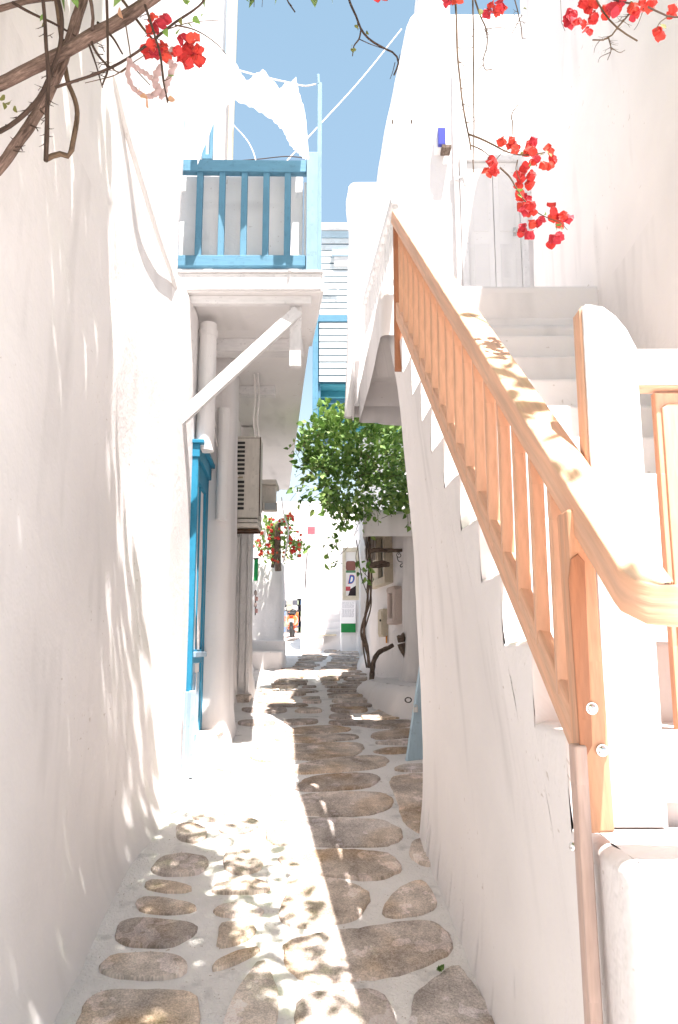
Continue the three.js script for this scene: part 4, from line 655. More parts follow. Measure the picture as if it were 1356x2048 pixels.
// ---------------------------------------------------------------- right side further up
{
  const t = thing('white_house', 'low white house on the right under the climber with cream window', 'house', V(.9, 1, -11)), q = (g) => local(g, t);
  mesh('wall', q(plaster([[.80, 9.3], [.45, 11.6], [.47, 18.4], [3, 18.4], [3, 9.3]], .7, 3.3, { amp: .015, seed: 101, r: .06, flare: .05 })), M.plaster, t);
  mesh('wall', q(plaster([[.60, 15.2], [3, 15.2], [3, 19.0], [.60, 19.0]], 1, 7.4, { amp: .02, seed: 106, ds: .3, dy: .3 })), M.plaster, t);  // tall block, mostly hidden, added to throw shade on the far steps
  mesh('pier', q(plaster([[.735, 8.55], [1.4, 8.55], [1.4, 9.5], [.76, 9.5]], .7, 3.2, { amp: .02, seed: 102, r: .08, flare: .12, flareH: .2 })), M.plaster, t);
  mesh('bench_mound', q(plaster([[.30, 9.55], [.36, 8.35], [.62, 7.55], [1.0, 7.5], [1.0, 9.6], [.7, 10.2]], .6, 1.26, { amp: .03, seed: 103, r: .25, rt: .12, flare: .12, flareH: .15 })), M.plaster, t);
  mesh('ledge', q(plaster([[.28, 8.5], [1.2, 8.5], [1.2, 10.8], [.36, 10.8]], 2.8, 3.3, { amp: .02, seed: 104, r: .08, rt: .08, topAt: (x, d) => 3.12 - .1 * (x - .3) })), M.plaster, t);
  mesh('foot_mound', q(plaster([[.36, 12.2], [.40, 13.6], [.8, 13.6], [.8, 11.4], [.5, 11.2]], .9, 1.62, { amp: .04, seed: 105, r: .2, rt: .2, flare: .12, flareH: .12 })), M.plaster, t);
  // along the wall: s from 0 at the near end
  const A = V(.80, 0, -9.3), B = V(.45, 0, -11.6), u = B.clone().sub(A).normalize(), nrm = V(-u.z, 0, u.x).multiplyScalar(1); if (nrm.x > 0) nrm.negate();
  const basis = (px, py, out) => { // where the pixel's ray meets the wall plane, moved out of it
    const r = ray(px, py), d = V(r[0], r[1], -r[2]).normalize(), o = V(0, EYE, 0), k = A.clone().sub(o).dot(nrm) / d.dot(nrm); return o.addScaledVector(d, k).addScaledVector(nrm, out);
  };
  const place = (g, p) => g.applyMatrix4(new THREE.Matrix4().makeBasis(u.clone().negate(), V(0, 1, 0), nrm)).translate(p.x, p.y, p.z);  // local x towards the camera, z out of the wall
  const win = part('window', t), w0 = basis(750, 1175, 0), w1 = basis(783, 1055, 0), ww = w0.distanceTo(V(w1.x, w0.y, w1.z)), wh = w1.y - w0.y + .05, wc = V((w0.x + w1.x) / 2, (w0.y + w1.y) / 2, (w0.z + w1.z) / 2);
  mesh('window_frame', [-1, 1].map((s) => q(place(rbox(.09, wh, .12, .01).translate(s * (ww / 2 - .045), 0, .04), wc))).concat([-1, 1].map((s) => q(place(rbox(ww - .18, .09, .118, .01).translate(0, s * (wh / 2 - .045), .04), wc)))), M.cream, win);
  mesh('shutter', [q(place(rbox(ww / 2 - .1, wh - .2, .04, .006).translate(-ww / 4, 0, .05), wc))], M.cream, win);
  mesh('pane', [q(place(rbox(ww - .2, wh - .2, .01, .002).translate(0, 0, .015), wc))], M.glassDark, win);
  mesh('glazing_bar', [q(place(rbox(.03, wh - .18, .03, .004).translate(ww / 4 - .02, 0, .03), wc)), q(place(rbox(.05, wh - .18, .05, .004).translate(.0, 0, .05), wc))], M.cream, win);
  const sw = part('window', t), sc = basis(796, 1211, .02);
  mesh('window_frame', [[-.15, 0, .09, .42], [.15, 0, .09, .42]].map(([x, y, w, h]) => q(place(rbox(w, h, .12, .03).translate(x, y, .02), sc))).concat([[0, .19, .36, .08], [0, -.19, .36, .08]].map(([x, y, w, h]) => q(place(rbox(w, h, .14, .03).translate(x, y, .02), sc)))), mat([.80, .66, .60], { map: T.plasterColor, bumpMap: T.stoneBump, bumpScale: .01 }), sw);
  mesh('pane', q(place(rbox(.22, .32, .02, .002).translate(0, 0, .0), sc)), M.black, sw);
  const mb = thing('meter_box', 'cream electric meter box on the right wall behind the driftwood rail', 'meter box', basis(771, 1246, .03)), pm = (g) => g.applyMatrix4(new THREE.Matrix4().makeBasis(u.clone().negate(), V(0, 1, 0), nrm));
  mesh('box_body', pm(rbox(.3, .36, .07, .008)), M.cream, mb); mesh('lid', pm(rbox(.24, .3, .02, .006).translate(0, 0, .04)), M.cream, mb); mesh('lock', pm(new THREE.CylinderGeometry(.014, .014, .02, 10).rotateX(Math.PI / 2).translate(.08, .03, .055)), M.black, mb);
  const tg = thing('wall_tag', 'tiny orange tag hanging below the cream meter box', 'tag', basis(776, 1279, .02)); mesh('tag_body', pm(rbox(.06, .09, .012, .004)), mat([.6, .25, .05]), tg); mesh('tag_hook', pm(rbox(.012, .05, .01, .003).translate(0, .06, 0)), M.metal, tg);
  // wooden signs hung on an arm
  const c1 = at(772, 1101, 9.6), s1 = thing('sign_arm', 'weathered driftwood beam with curled iron bracket above the hanging sign', 'sign bracket', c1);
  mesh('beam', [tube([V(-.19, -.005, 0), V(-.10, .005, .01), V(.0, .0, 0), V(.21, .004, -.01)], (k) => .028 - .006 * k, 10, 16, .3, 3)], M.greyWood, s1);
  const sx = at(800, 1112, 9.6).sub(c1), sc2 = []; for (let i = 0; i <= 20; i++) { const a = i / 20 * Math.PI * 2.6, r = .035 - .011 * a / 4; sc2.push(V(sx.x - .01 + r * Math.cos(a + 1.2), sx.y + .01 + r * Math.sin(a + 1.2), 0)); }
  mesh('scroll', [tube(sc2, .005, 6, 40), tube([V(sx.x + -.035, sx.y - .01, 0), V(sx.x - .02, sx.y - .06, 0), V(sx.x + .03, sx.y - .075, 0)], .005, 6), tube([V(sx.x + .03, sx.y - .09, 0), V(sx.x + .0, sx.y - .115, 0), V(sx.x + .015, sx.y - .135, 0), V(sx.x + .035, sx.y - .12, 0)], .005, 6)], M.iron, s1);
  const c3 = at(760, 1129, 9.6), s3 = thing('hanging_sign', 'oval dark driftwood sign board hanging on the right wall', 'sign', c3); mesh('board', tube([V(-.12, -.012, 0), V(-.06, -.005, .01), V(.04, .004, .0), V(.115, .0, -.01)], (k) => .042 * Math.pow(Math.sin(Math.PI * (.12 + .76 * k)), .45), 12, 18, .25, 8), M.greyWood, s3); mesh('hanger', [tube([V(-.07, .02, 0), V(-.07, .16, 0)], .003, 5), tube([V(.06, .03, 0), V(.06, .16, 0)], .003, 5)], M.iron, s3);
}
{ // driftwood
  const base = onGround(743, 1379), d = -base.z, t = thing('driftwood_rail', 'bent driftwood branch handrail planted in the whitewashed paving', 'handrail', base);
  const p = [[743, 1384], [744, 1350], [747, 1325], [755, 1308], [768, 1299], [778, 1295], [785, 1291]].map(([x, y], i) => at(x, y, d + i * .05).sub(base));
  mesh('branch', tube(p, (k) => .032 - .006 * k, 10, 30, .35, 4), M.greyWood, t);
  const b2 = at(803, 1278, 9.0), t2 = thing('driftwood_stump', 'knotty brown driftwood piece sticking out of the white pier', 'driftwood', b2);
  mesh('limb', [tube([V(-.045, -.005, 0), V(-.02, .0, 0), V(.02, .01, -.1), V(.06, .03, -.25)], (k) => .04 + .01 * k, 10, 16, .4, 6), tube([V(.0, -.05, -.05), V(.02, -.12, -.05), V(.06, -.2, -.08)], (k) => .045 - .015 * k, 10, 16, .4, 9)], M.greyWood, t2);
}
{ // light blue hatch door leaning by the stair wall
  const P0 = onGround(811, 1521), t = thing('hatch_door', 'light blue wooden hatch door with padlock leaning by the stair wall', 'hatch', P0);
  const top = at(844, 1298, -P0.z + .05).sub(P0), ux = V(.93, 0, -.36).normalize(), wv = .42, n = V(-.36, 0, .93);
  const quad = (a, b, c, d, th) => { const g = outline([[a.x * ux.x + a.z * ux.z, a.y], [b.x * ux.x + b.z * ux.z, b.y], [c.x * ux.x + c.z * ux.z, c.y], [d.x * ux.x + d.z * ux.z, d.y]], th, .004); const z = V(0, 0, 0).crossVectors(ux, V(0, 1, 0)); return g.applyMatrix4(new THREE.Matrix4().makeBasis(ux, V(0, 1, 0), z)); };
  mesh('panel', quad(V(0, 0, 0), ux.clone().multiplyScalar(wv), ux.clone().multiplyScalar(wv + .14).add(V(0, top.y + .06, 0)), top, .03), M.paleBlue, t);
  const lk = at(834, 1400, -P0.z - .03).sub(P0); mesh('hasp', [bar(lk.clone().add(V(.0, .055, 0)), lk.clone().add(V(-.006, -.03, 0)), .012, .02)], M.paleBlue, t);
  mesh('padlock', [rbox(.035, .04, .015, .004).translate(lk.x - .012, lk.y - .07, lk.z), new THREE.TorusGeometry(.013, .003, 6, 14).translate(lk.x - .012, lk.y - .048, lk.z)], M.metal, t);
  mesh('hinge_ring', new THREE.TorusGeometry(.018, .004, 6, 14).scale(1.3, 1, 1).translate(lk.x - .065, lk.y + .0, lk.z), M.iron, t);
}

// ---------------------------------------------------------------- plants
function leafGeo(len, wid, fold = .25, curl = .25) {
  const pos = [], idx = [], prof = [[0, 0], [.18, .62], [.42, 1], [.7, .72], [1, 0]];
  prof.forEach(([t, w]) => { const y = t * len, z = -curl * len * t * t; pos.push(-w * wid / 2, y, z + fold * w * wid / 2, 0, y, z, w * wid / 2, y, z + fold * w * wid / 2); });
  for (let i = 0; i < 4; i++) { const a = i * 3; idx.push(a, a + 1, a + 3, a + 1, a + 4, a + 3, a + 1, a + 2, a + 4, a + 2, a + 5, a + 4); }
  const g = new THREE.BufferGeometry(); g.setAttribute('position', new THREE.Float32BufferAttribute(pos, 3)); g.setIndex(idx); g.computeVertexNormals(); g.setAttribute('uv', new THREE.Float32BufferAttribute(pos.length / 3 * 2, 2)); return g;
}
function bractGeo(size, seed) {            // three papery bracts round a tiny pale flower
  const r = rng(seed), parts = [];
  for (let k = 0; k < 3; k++) {
    const n = 5, m = 4, pos = [], idx = [], tilt = .55 + .6 * r(), ph = r() * 6;
    for (let i = 0; i <= n; i++) for (let j = 0; j <= m; j++) { const t = i / n, s = j / m * 2 - 1, w = size * .56 * Math.pow(Math.sin(Math.PI * Math.min(1, .05 + .95 * Math.pow(t, .85))), .75); const x = s * w, y = t * size, z = .16 * size * Math.sin(3.1 * t + ph) * s * s + .28 * size * Math.cos(s * 1.4) * t * .4 + .06 * size * Math.sin(9 * t + 5 * s + ph); pos.push(x, y, z); }
    for (let i = 0; i < n; i++) for (let j = 0; j < m; j++) { const a = i * (m + 1) + j, b = a + m + 1; idx.push(a, a + 1, b, b, a + 1, b + 1); }
    const g = new THREE.BufferGeometry(); g.setAttribute('position', new THREE.Float32BufferAttribute(pos, 3)); g.setIndex(idx); g.computeVertexNormals(); g.setAttribute('uv', new THREE.Float32BufferAttribute(pos.length / 3 * 2, 2));
    parts.push(fix(g.rotateX(-tilt).rotateZ(k * 2.094 + r() * .5)));
  }
  return mergeGeometries(parts);
}
const BR = [1, 2, 3, 4, 5].map((s) => bractGeo(1, s)), LF = [leafGeo(1, .55), leafGeo(1, .7, .1, .1), leafGeo(1, .62, .35, .4)];
function flower(t, p, size, m, facing = V(0, 0, 1)) {
  const o = shade(new THREE.Mesh(BR[Math.floor(R() * 5)], m ?? M.bract[Math.floor(R() * 4)])); o.name = 'flower'; o.position.copy(p).sub(t.position); o.scale.setScalar(size);
  o.quaternion.setFromUnitVectors(V(0, 0, 1), facing.clone().add(V(rr(-.7, .7), rr(-.8, .5), rr(-.3, .5))).normalize()).multiply(new THREE.Quaternion().setFromAxisAngle(V(0, 0, 1), R() * 6)); t.add(o); return o;
}
function leaf(t, p, size, m, dir = null) {
  const o = shade(new THREE.Mesh(LF[Math.floor(R() * 3)], m)); o.name = 'leaf'; o.position.copy(p).sub(t.position); o.scale.setScalar(size);
  o.quaternion.setFromUnitVectors(V(0, 1, 0), (dir ?? V(rr(-1, 1), rr(-1, .4), rr(-.6, .8))).normalize()).multiply(new THREE.Quaternion().setFromAxisAngle(V(0, 1, 0), R() * 6)); t.add(o); return o;
}
const pix = (list, d, dz = 0) => { const q = []; for (let i = 0; i < list.length; i += 2) q.push(at(list[i], list[i + 1], d + dz * (i / Math.max(1, list.length - 2)))); return q; };
function stem(t, list, d, r, o = {}) {
  const n = list.length, up = (i, j) => [list[i] + Math.max(-60, Math.min(60, (list[i] - list[j]) * 1.5)), -300];   // what leaves the picture at the top goes on up into the crown
  if (list[1] < -3 && list[0] > -30) list = [...up(0, 2), ...list]; else if (list[n - 1] < -3 && list[n - 2] > -30) list = [...list, ...up(n - 2, n - 4)];
  mesh(o.name ?? 'stem', local(tube(pix(list, d, o.dz ?? 0), (k) => r * (1 - .45 * k), o.radial ?? 6, null, o.wob ?? .15, R() * 9), t), o.m ?? M.stem, t); }
function thorns(t, list, d, r, count, len, m) { const c = new THREE.CatmullRomCurve3(pix(list, d)), gs = []; for (let i = 0; i < count; i++) { const a = c.getPointAt(.04 + .94 * R()), s = R() < .5 ? 1 : -1, e = a.clone().add(V(s * len * rr(.5, 1), len * rr(-.5, .4), len * rr(-.3, .3))); const mid = a.clone().lerp(e, .5).add(V(0, -len * .06, 0)); gs.push(local(tube([a, mid, e], (k) => r * (1 - .8 * k), 4, 4), t)); if (R() < .5) { const f = mid.clone().add(V(s * len * .2, -len * rr(.1, .4), 0)); gs.push(local(tube([mid, mid.clone().lerp(f, .5), f], r * .5, 4, 3), t)); } } mesh('thorn_twig', gs, m, t).userData.kind = 'stuff'; }
{ // gnarled plant at the upper left
  const D = 2.05, t = thing('bougainvillea', 'gnarled bougainvillea with thick bare branches and red flowers at upper left', 'bougainvillea', at(0, 200, D));
  const B = (l, r, o = {}) => stem(t, l, o.d ?? D, r, { name: 'branch', m: M.bark, radial: 12, wob: .22, ...o });
  mesh('branch', local(tube(pix([-130, 225, -60, 192, 0, 168, 60, 138, 120, 108, 180, 74, 240, 42, 290, 8, 340, -40, 380, -130, 400, -300], D), (k) => .0165 + .003 * (1 - k), 14, 60, .22, 2), t), M.bark, t);
  mesh('branch', local(tube(pix([-125, 470, -40, 378, 0, 334, 40, 278, 78, 222, 108, 164, 130, 110, 150, 50, 172, -30, 205, -150, 220, -300], D + .06), (k) => .0165 - .002 * k, 14, 60, .25, 5), t), M.bark, t);
  B([-120, 300, -20, 270, 10, 258, 45, 232, 78, 196, 100, 150, 118, 100, 124, 40, 112, -30], .0075, { d: D - .02, m: M.twig });
  B([92, 322, 93, 290, 95, 200, 97, 150, 92, 90, 90, 40, 84, -20], .0065, { d: D - .05, m: M.twig });
  B([90, 320, 105, 312, 122, 308, 138, 312, 146, 285, 154, 225, 148, 195, 136, 165, 130, 130, 118, 40, 110, -20], .008, { d: D + .1, m: M.stem });
  B([213, -20, 215, 60, 216, 130], .006, { d: D - .05, m: M.twig }); B([178, -20, 186, 30, 184, 60], .008, { d: D - .03, m: M.bark });
  B([180, 60, 185, 90, 200, 115, 215, 135, 205, 170], .0045, { m: M.twig }); B([110, 175, 150, 162, 200, 145, 250, 120, 300, 85, 350, 45, 400, 10, 420, -20], .0042, { d: D - .02, m: M.twig });
  B([25, 5, 60, 25, 110, 48, 155, 75], .0045, { d: D + .05, m: M.twig }); B([245, 0, 285, 55, 315, 95, 330, 180, 335, 205], .0042, { d: D + .03, m: M.stem }); B([290, 10, 306, 60, 321, 112, 327, 165, 336, 202], .0038, { d: D - .06, m: M.twig });
  B([250, 40, 258, 90, 266, 130, 300, 170], .0022, { m: M.stem }); B([262, 128, 230, 150, 195, 160, 170, 166], .002, { m: M.stem }); B([195, 45, 225, 75, 245, 108], .004, { m: M.twig }); B([350, 50, 390, 60, 430, 85, 455, 112], .0022, { m: M.stem }); B([330, 60, 380, 45, 440, 40], .0018, { m: M.stem });
  B([178, 90, 192, 130, 205, 175], .003, { m: M.twig }); B([-10, 20, 60, 0, 150, -20], .010, { d: D + .2 }); B([215, 130, 240, 145, 262, 128, 290, 110], .002, { m: M.stem });
  thorns(t, [92, 322, 95, 200, 90, 40], D - .05, .0022, 13, .035, M.twig); thorns(t, [0, 258, 78, 196, 118, 100], D, .0025, 9, .03, M.twig); thorns(t, [110, 175, 250, 120, 350, 45], D - .02, .002, 10, .03, M.twig); thorns(t, [180, 60, 215, 135, 205, 170], D, .002, 10, .035, M.twig); thorns(t, [-10, 350, 80, 220, 150, 60], D + .05, .003, 8, .035, M.twig); thorns(t, [290, 10, 330, 170], D - .06, .002, 6, .03, M.twig);
  const F = [[300, 28], [312, 44], [326, 38], [296, 52], [305, 92], [318, 104], [332, 108], [346, 98], [372, 88], [386, 98], [396, 108], [376, 114], [365, 74], [388, 78], [402, 92], [360, 108], [312, 84], [296, 100], [324, 92], [394, 118], [370, 122]];
  for (const [x, y] of F) flower(t, at(x + rr(-3, 3), y + rr(-3, 3), D - .02 + rr(-.05, .05)), rr(.024, .034));
  for (const [x, y] of [[365, 8], [362, 45], [386, 42], [402, 36], [410, 4], [330, 66], [358, 66], [92, 38], [92, 52], [146, 6], [340, 155], [380, 55]]) leaf(t, at(x, y - 8, D - .03), rr(.024, .034), R() < .6 ? M.leaf[1] : M.leafOlive, V(rr(-.6, .6), -.7, .35));
  for (const [x, y] of [[285, 165], [293, 195], [288, 185], [340, 190], [238, 15]]) leaf(t, at(x, y, D - .04), .04, M.leafPeach, V(rr(-.3, .3), -1, .2));
  for (const [x, y] of [[10, 190], [22, 200], [28, 212], [8, 205]]) leaf(t, at(x, y, D), .028, M.leafOlive, V(rr(-.6, .6), -.8, .3));
  // dried hanging bracts
  const strip = (l, w) => { const c = new THREE.CatmullRomCurve3(pix(l, D - .03)), pos = [], idx = [], n = 24; for (let i = 0; i <= n; i++) { const p = c.getPointAt(i / n), ta = c.getTangentAt(i / n), s = V(-ta.y, ta.x, .4 * Math.sin(i * .9)).normalize(), ww = w * (.5 + .5 * Math.sin(i * .8) ** 2 + .3); for (const k of [-1, 0, 1]) { const e = p.clone().addScaledVector(s, k * ww).sub(t.position); pos.push(e.x, e.y, e.z + (k ? 0 : .006)); } } for (let i = 0; i < n; i++) for (let k = 0; k < 2; k++) { const a = i * 3 + k; idx.push(a, a + 1, a + 3, a + 1, a + 4, a + 3); } const g = new THREE.BufferGeometry(); g.setAttribute('position', new THREE.Float32BufferAttribute(pos, 3)); g.setIndex(idx); g.computeVertexNormals(); g.setAttribute('uv', new THREE.Float32BufferAttribute(pos.length / 3 * 2, 2)); mesh('dried_bract', g, M.dried, t); };
  strip([256, 118, 268, 132, 288, 145, 306, 158], .007); strip([258, 125, 256, 150, 264, 172, 282, 188, 308, 194], .0065); strip([322, 130, 314, 148, 310, 165, 318, 180, 300, 195], .010); strip([352, 128, 340, 150, 330, 180, 320, 200], .008); strip([345, 95, 338, 118, 346, 135], .009);
  // the plant's spreading crown overhead
  const n = 17000, im = shade(new THREE.InstancedMesh(LF[1], M.leaf[1], n)), m4 = new THREE.Matrix4(), e = new THREE.Euler(); im.name = 'crown'; im.userData.kind = 'stuff'; let c = 0;
  for (let i = 0; i < n * 8 && c < n; i++) {
    const x = rr(-2.3, 1.2), y = rr(3.9, 5.3), far = x < .25 ? 3.22 : 3.2 - 2.1 * (x - .25), d = rr(-2.2, 3.7), edge = far - d + .22 * noise(x * 2, y, d * 2);
    if (edge < 0 || (y - EYE) / Math.max(.05, d) < .97) continue;
    const dens = x < .46 - .35 * (d - 1.6) && x < .55 ? (edge < .25 ? .45 : 1) : .05; if (R() > dens) continue;
    m4.makeRotationFromEuler(e.set(R() * 6, R() * 6, R() * 6)).scale(V(1, 1, 1).multiplyScalar(rr(.12, .18))).setPosition(x - t.position.x, y - t.position.y, -d - t.position.z); im.setMatrixAt(c++, m4);
  }
  im.count = c; t.add(im);
  const n2 = 2000, im2 = shade(new THREE.InstancedMesh(LF[1], M.leaf[1], n2)); im2.name = 'crown'; im2.userData.kind = 'stuff'; let c2 = 0;
  for (let i = 0; i < n2 * 30 && c2 < n2; i++) {
    const x = rr(-.2, 1.2), y = rr(3.9, 5.2), far = x < .25 ? 3.22 : 3.2 - 2.1 * (x - .25), d = rr(-1.6, 3.3);
    if (far - d < 0 || (y - EYE) / Math.max(.05, d) < .97 || R() > Math.max(0, 1.05 - x * .95) * Math.max(0, .5 + 1.3 * noise(x * 2.6, y * .8, d * 2.6))) continue;
    m4.makeRotationFromEuler(e.set(R() * 6, R() * 6, R() * 6)).scale(V(1, 1, 1).multiplyScalar(rr(.05, .10))).setPosition(x - t.position.x, y - t.position.y, -d - t.position.z); im2.setMatrixAt(c2++, m4);
  }
  im2.count = c2; t.add(im2);
}
{ // twig in the middle of the sky
  const D = 2.3, t = thing('bougainvillea_twig', 'thin dark bare twig with few leaves hanging against the sky', 'twig', at(700, 0, D)), B = (l, r) => stem(t, l, D, r, { name: 'twig', m: M.twig });
  B([690, -40, 700, 5, 712, 32, 722, 58, 738, 78, 765, 95, 790, 108, 797, 125, 788, 150], .0052); B([712, 30, 715, 45, 716, 60], .002); B([722, 60, 718, 78, 708, 92, 705, 112], .003); B([797, 122, 800, 108], .0016); B([718, 78, 740, 88, 765, 97], .0016); B([790, 125, 785, 145, 780, 158], .0016); B([568, -15, 580, 10, 590, 24], .004); B([508, -10, 510, 2, 508, 14], .002); B([525, -10, 527, 4, 524, 14], .0016); B([570, -5, 582, 6, 584, 12], .0015);
  for (const [x, y] of [[709, 50], [732, 62], [705, 90], [702, 97], [710, 96]]) leaf(t, at(x, y, D), .02, M.leafOlive, V(rr(-.7, .7), -.8, .3));
}
{ // hanging spray on the right
  const D = 2.3, t = thing('bougainvillea_spray', 'hanging bougainvillea stems ending in a red flower spray before the right wall', 'bougainvillea', at(930, 0, D)), B = (l, r, m = M.stem) => stem(t, l, D, r, { m });
  B([905, -60, 912, 20, 915, 110, 920, 160, 925, 205, 932, 245, 940, 285, 942, 300], .0048); B([945, -40, 946, 30, 947, 110, 947, 180, 948, 260, 946, 320, 947, 345], .0036); B([950, 0, 960, 30, 972, 58, 974, 90, 966, 125, 972, 140, 985, 138], .003);
  B([936, 268, 960, 277, 985, 289, 1010, 302, 1030, 308, 1060, 310, 1090, 305], .0034); B([940, 290, 960, 298, 980, 312], .0026); B([1000, 335, 1020, 355, 1032, 375, 1050, 402, 1075, 425, 1100, 438], .0028); B([1100, 438, 1120, 445, 1135, 460], .0016); B([990, 322, 1005, 305, 1015, 300], .0016); B([1035, 320, 1032, 340, 1040, 360], .0018); B([1022, 240, 1025, 225, 1036, 210], .0022); B([1025, 240, 1025, 270], .002); B([974, 58, 1000, 55, 1025, 62], .0014); B([966, 130, 950, 150, 985, 145, 990, 135], .0012);
  thorns(t, [912, 20, 920, 160, 940, 285], D, .0018, 9, .04, M.stem); thorns(t, [946, 30, 948, 260, 947, 340], D, .0015, 7, .03, M.stem); thorns(t, [960, 30, 974, 90, 966, 130], D, .0014, 9, .03, M.stem);
  const F = [[985, 328], [978, 336], [994, 340], [978, 322], [1006, 278], [1014, 288], [1026, 276], [1030, 290], [1060, 282], [1072, 278], [1066, 296], [1056, 302], [1076, 310], [1070, 320], [1052, 338], [1062, 348], [1044, 356], [1058, 366], [1040, 348], [1090, 330], [1100, 336], [1110, 320], [1104, 298], [1032, 300], [1046, 392], [1056, 388], [1042, 404], [1066, 408], [1056, 422], [1070, 418], [1048, 418], [1078, 440], [1066, 446], [1050, 454], [1058, 464], [1046, 462], [1110, 416], [1118, 426], [1106, 432], [1132, 430], [1128, 444], [1136, 438], [1100, 478], [1110, 474], [1120, 470], [1036, 368]];
  for (const [x, y] of F) flower(t, at(x + rr(-3, 3), y + rr(-3, 3), D + rr(-.04, .04)), rr(.021, .030));
  for (const [x, y] of [[1040, 305], [1062, 325], [1090, 300], [1104, 308], [1085, 308], [1092, 424], [1112, 448], [1125, 455], [1033, 378], [1034, 388], [1115, 455]]) leaf(t, at(x, y, D - .02), rr(.02, .028), R() < .5 ? M.leafOlive : M.leaf[1], V(rr(-.7, .7), -.5, .4));
}
{ // top right
  const D = 2.2, t = thing('bougainvillea_spray', 'red flowering bougainvillea twigs crossing the top right corner', 'bougainvillea', at(1200, -20, D)), B = (l, r, m = M.stem) => stem(t, l, D, r, { m });
  B([1020, -40, 1035, 20, 1043, 60, 1044, 78], .003); B([1030, 30, 1015, 34, 1000, 30], .0014); B([1044, 30, 1020, 72, 1012, 78], .0016); B([1120, -40, 1122, 20, 1124, 50, 1130, 62], .0014); B([1190, -10, 1215, 35, 1240, 60, 1275, 82], .0046); B([1300, -30, 1265, 20, 1235, 55, 1215, 78, 1185, 80], .004); B([1217, 75, 1222, 100, 1215, 120], .0022); B([1185, -30, 1230, 0, 1290, 12, 1345, 35, 1380, 30], .005, M.bark); B([1340, 30, 1320, 45, 1312, 60], .002); B([1290, 10, 1275, 50, 1268, 60], .0016); B([1222, 95, 1240, 105, 1250, 100], .0014); B([1220, 105, 1200, 115, 1196, 125], .0012); B([1200, 80, 1190, 95, 1188, 105], .0012); B([900, -30, 902, 0], .004);
  thorns(t, [1035, 20, 1044, 78], D, .0014, 7, .03, M.stem); thorns(t, [1265, 20, 1215, 78], D, .0016, 9, .035, M.stem); thorns(t, [1217, 75, 1222, 105], D, .0012, 8, .03, M.stem);
  const F = [[990, 14], [1008, 4], [976, 24], [998, 26], [1012, 14], [984, 4], [1136, 28], [1148, 22], [1142, 44], [1154, 36], [1178, 14], [1190, 22], [1184, 40], [1172, 50], [1194, 8], [1182, -4], [1214, 24], [1222, 20], [1280, 20], [1292, 10], [1270, 30], [1304, 2], [1300, 14], [1232, 6], [1240, -4], [1342, 24], [1320, 62], [1176, 58], [902, 0], [914, -6], [1165, 2], [1352, 12], [1268, 16], [752, -14], [766, -12]];
  for (const [x, y] of F) flower(t, at(x + rr(-3, 3), y + rr(-3, 3), D + rr(-.04, .04)), rr(.022, .031));
  for (const [x, y] of [[1316, 40], [1322, 48], [1050, 14], [962, 18], [1264, 2]]) leaf(t, at(x, y, D), .026, M.leafOlive, V(rr(-.5, .5), -.8, .3));
}
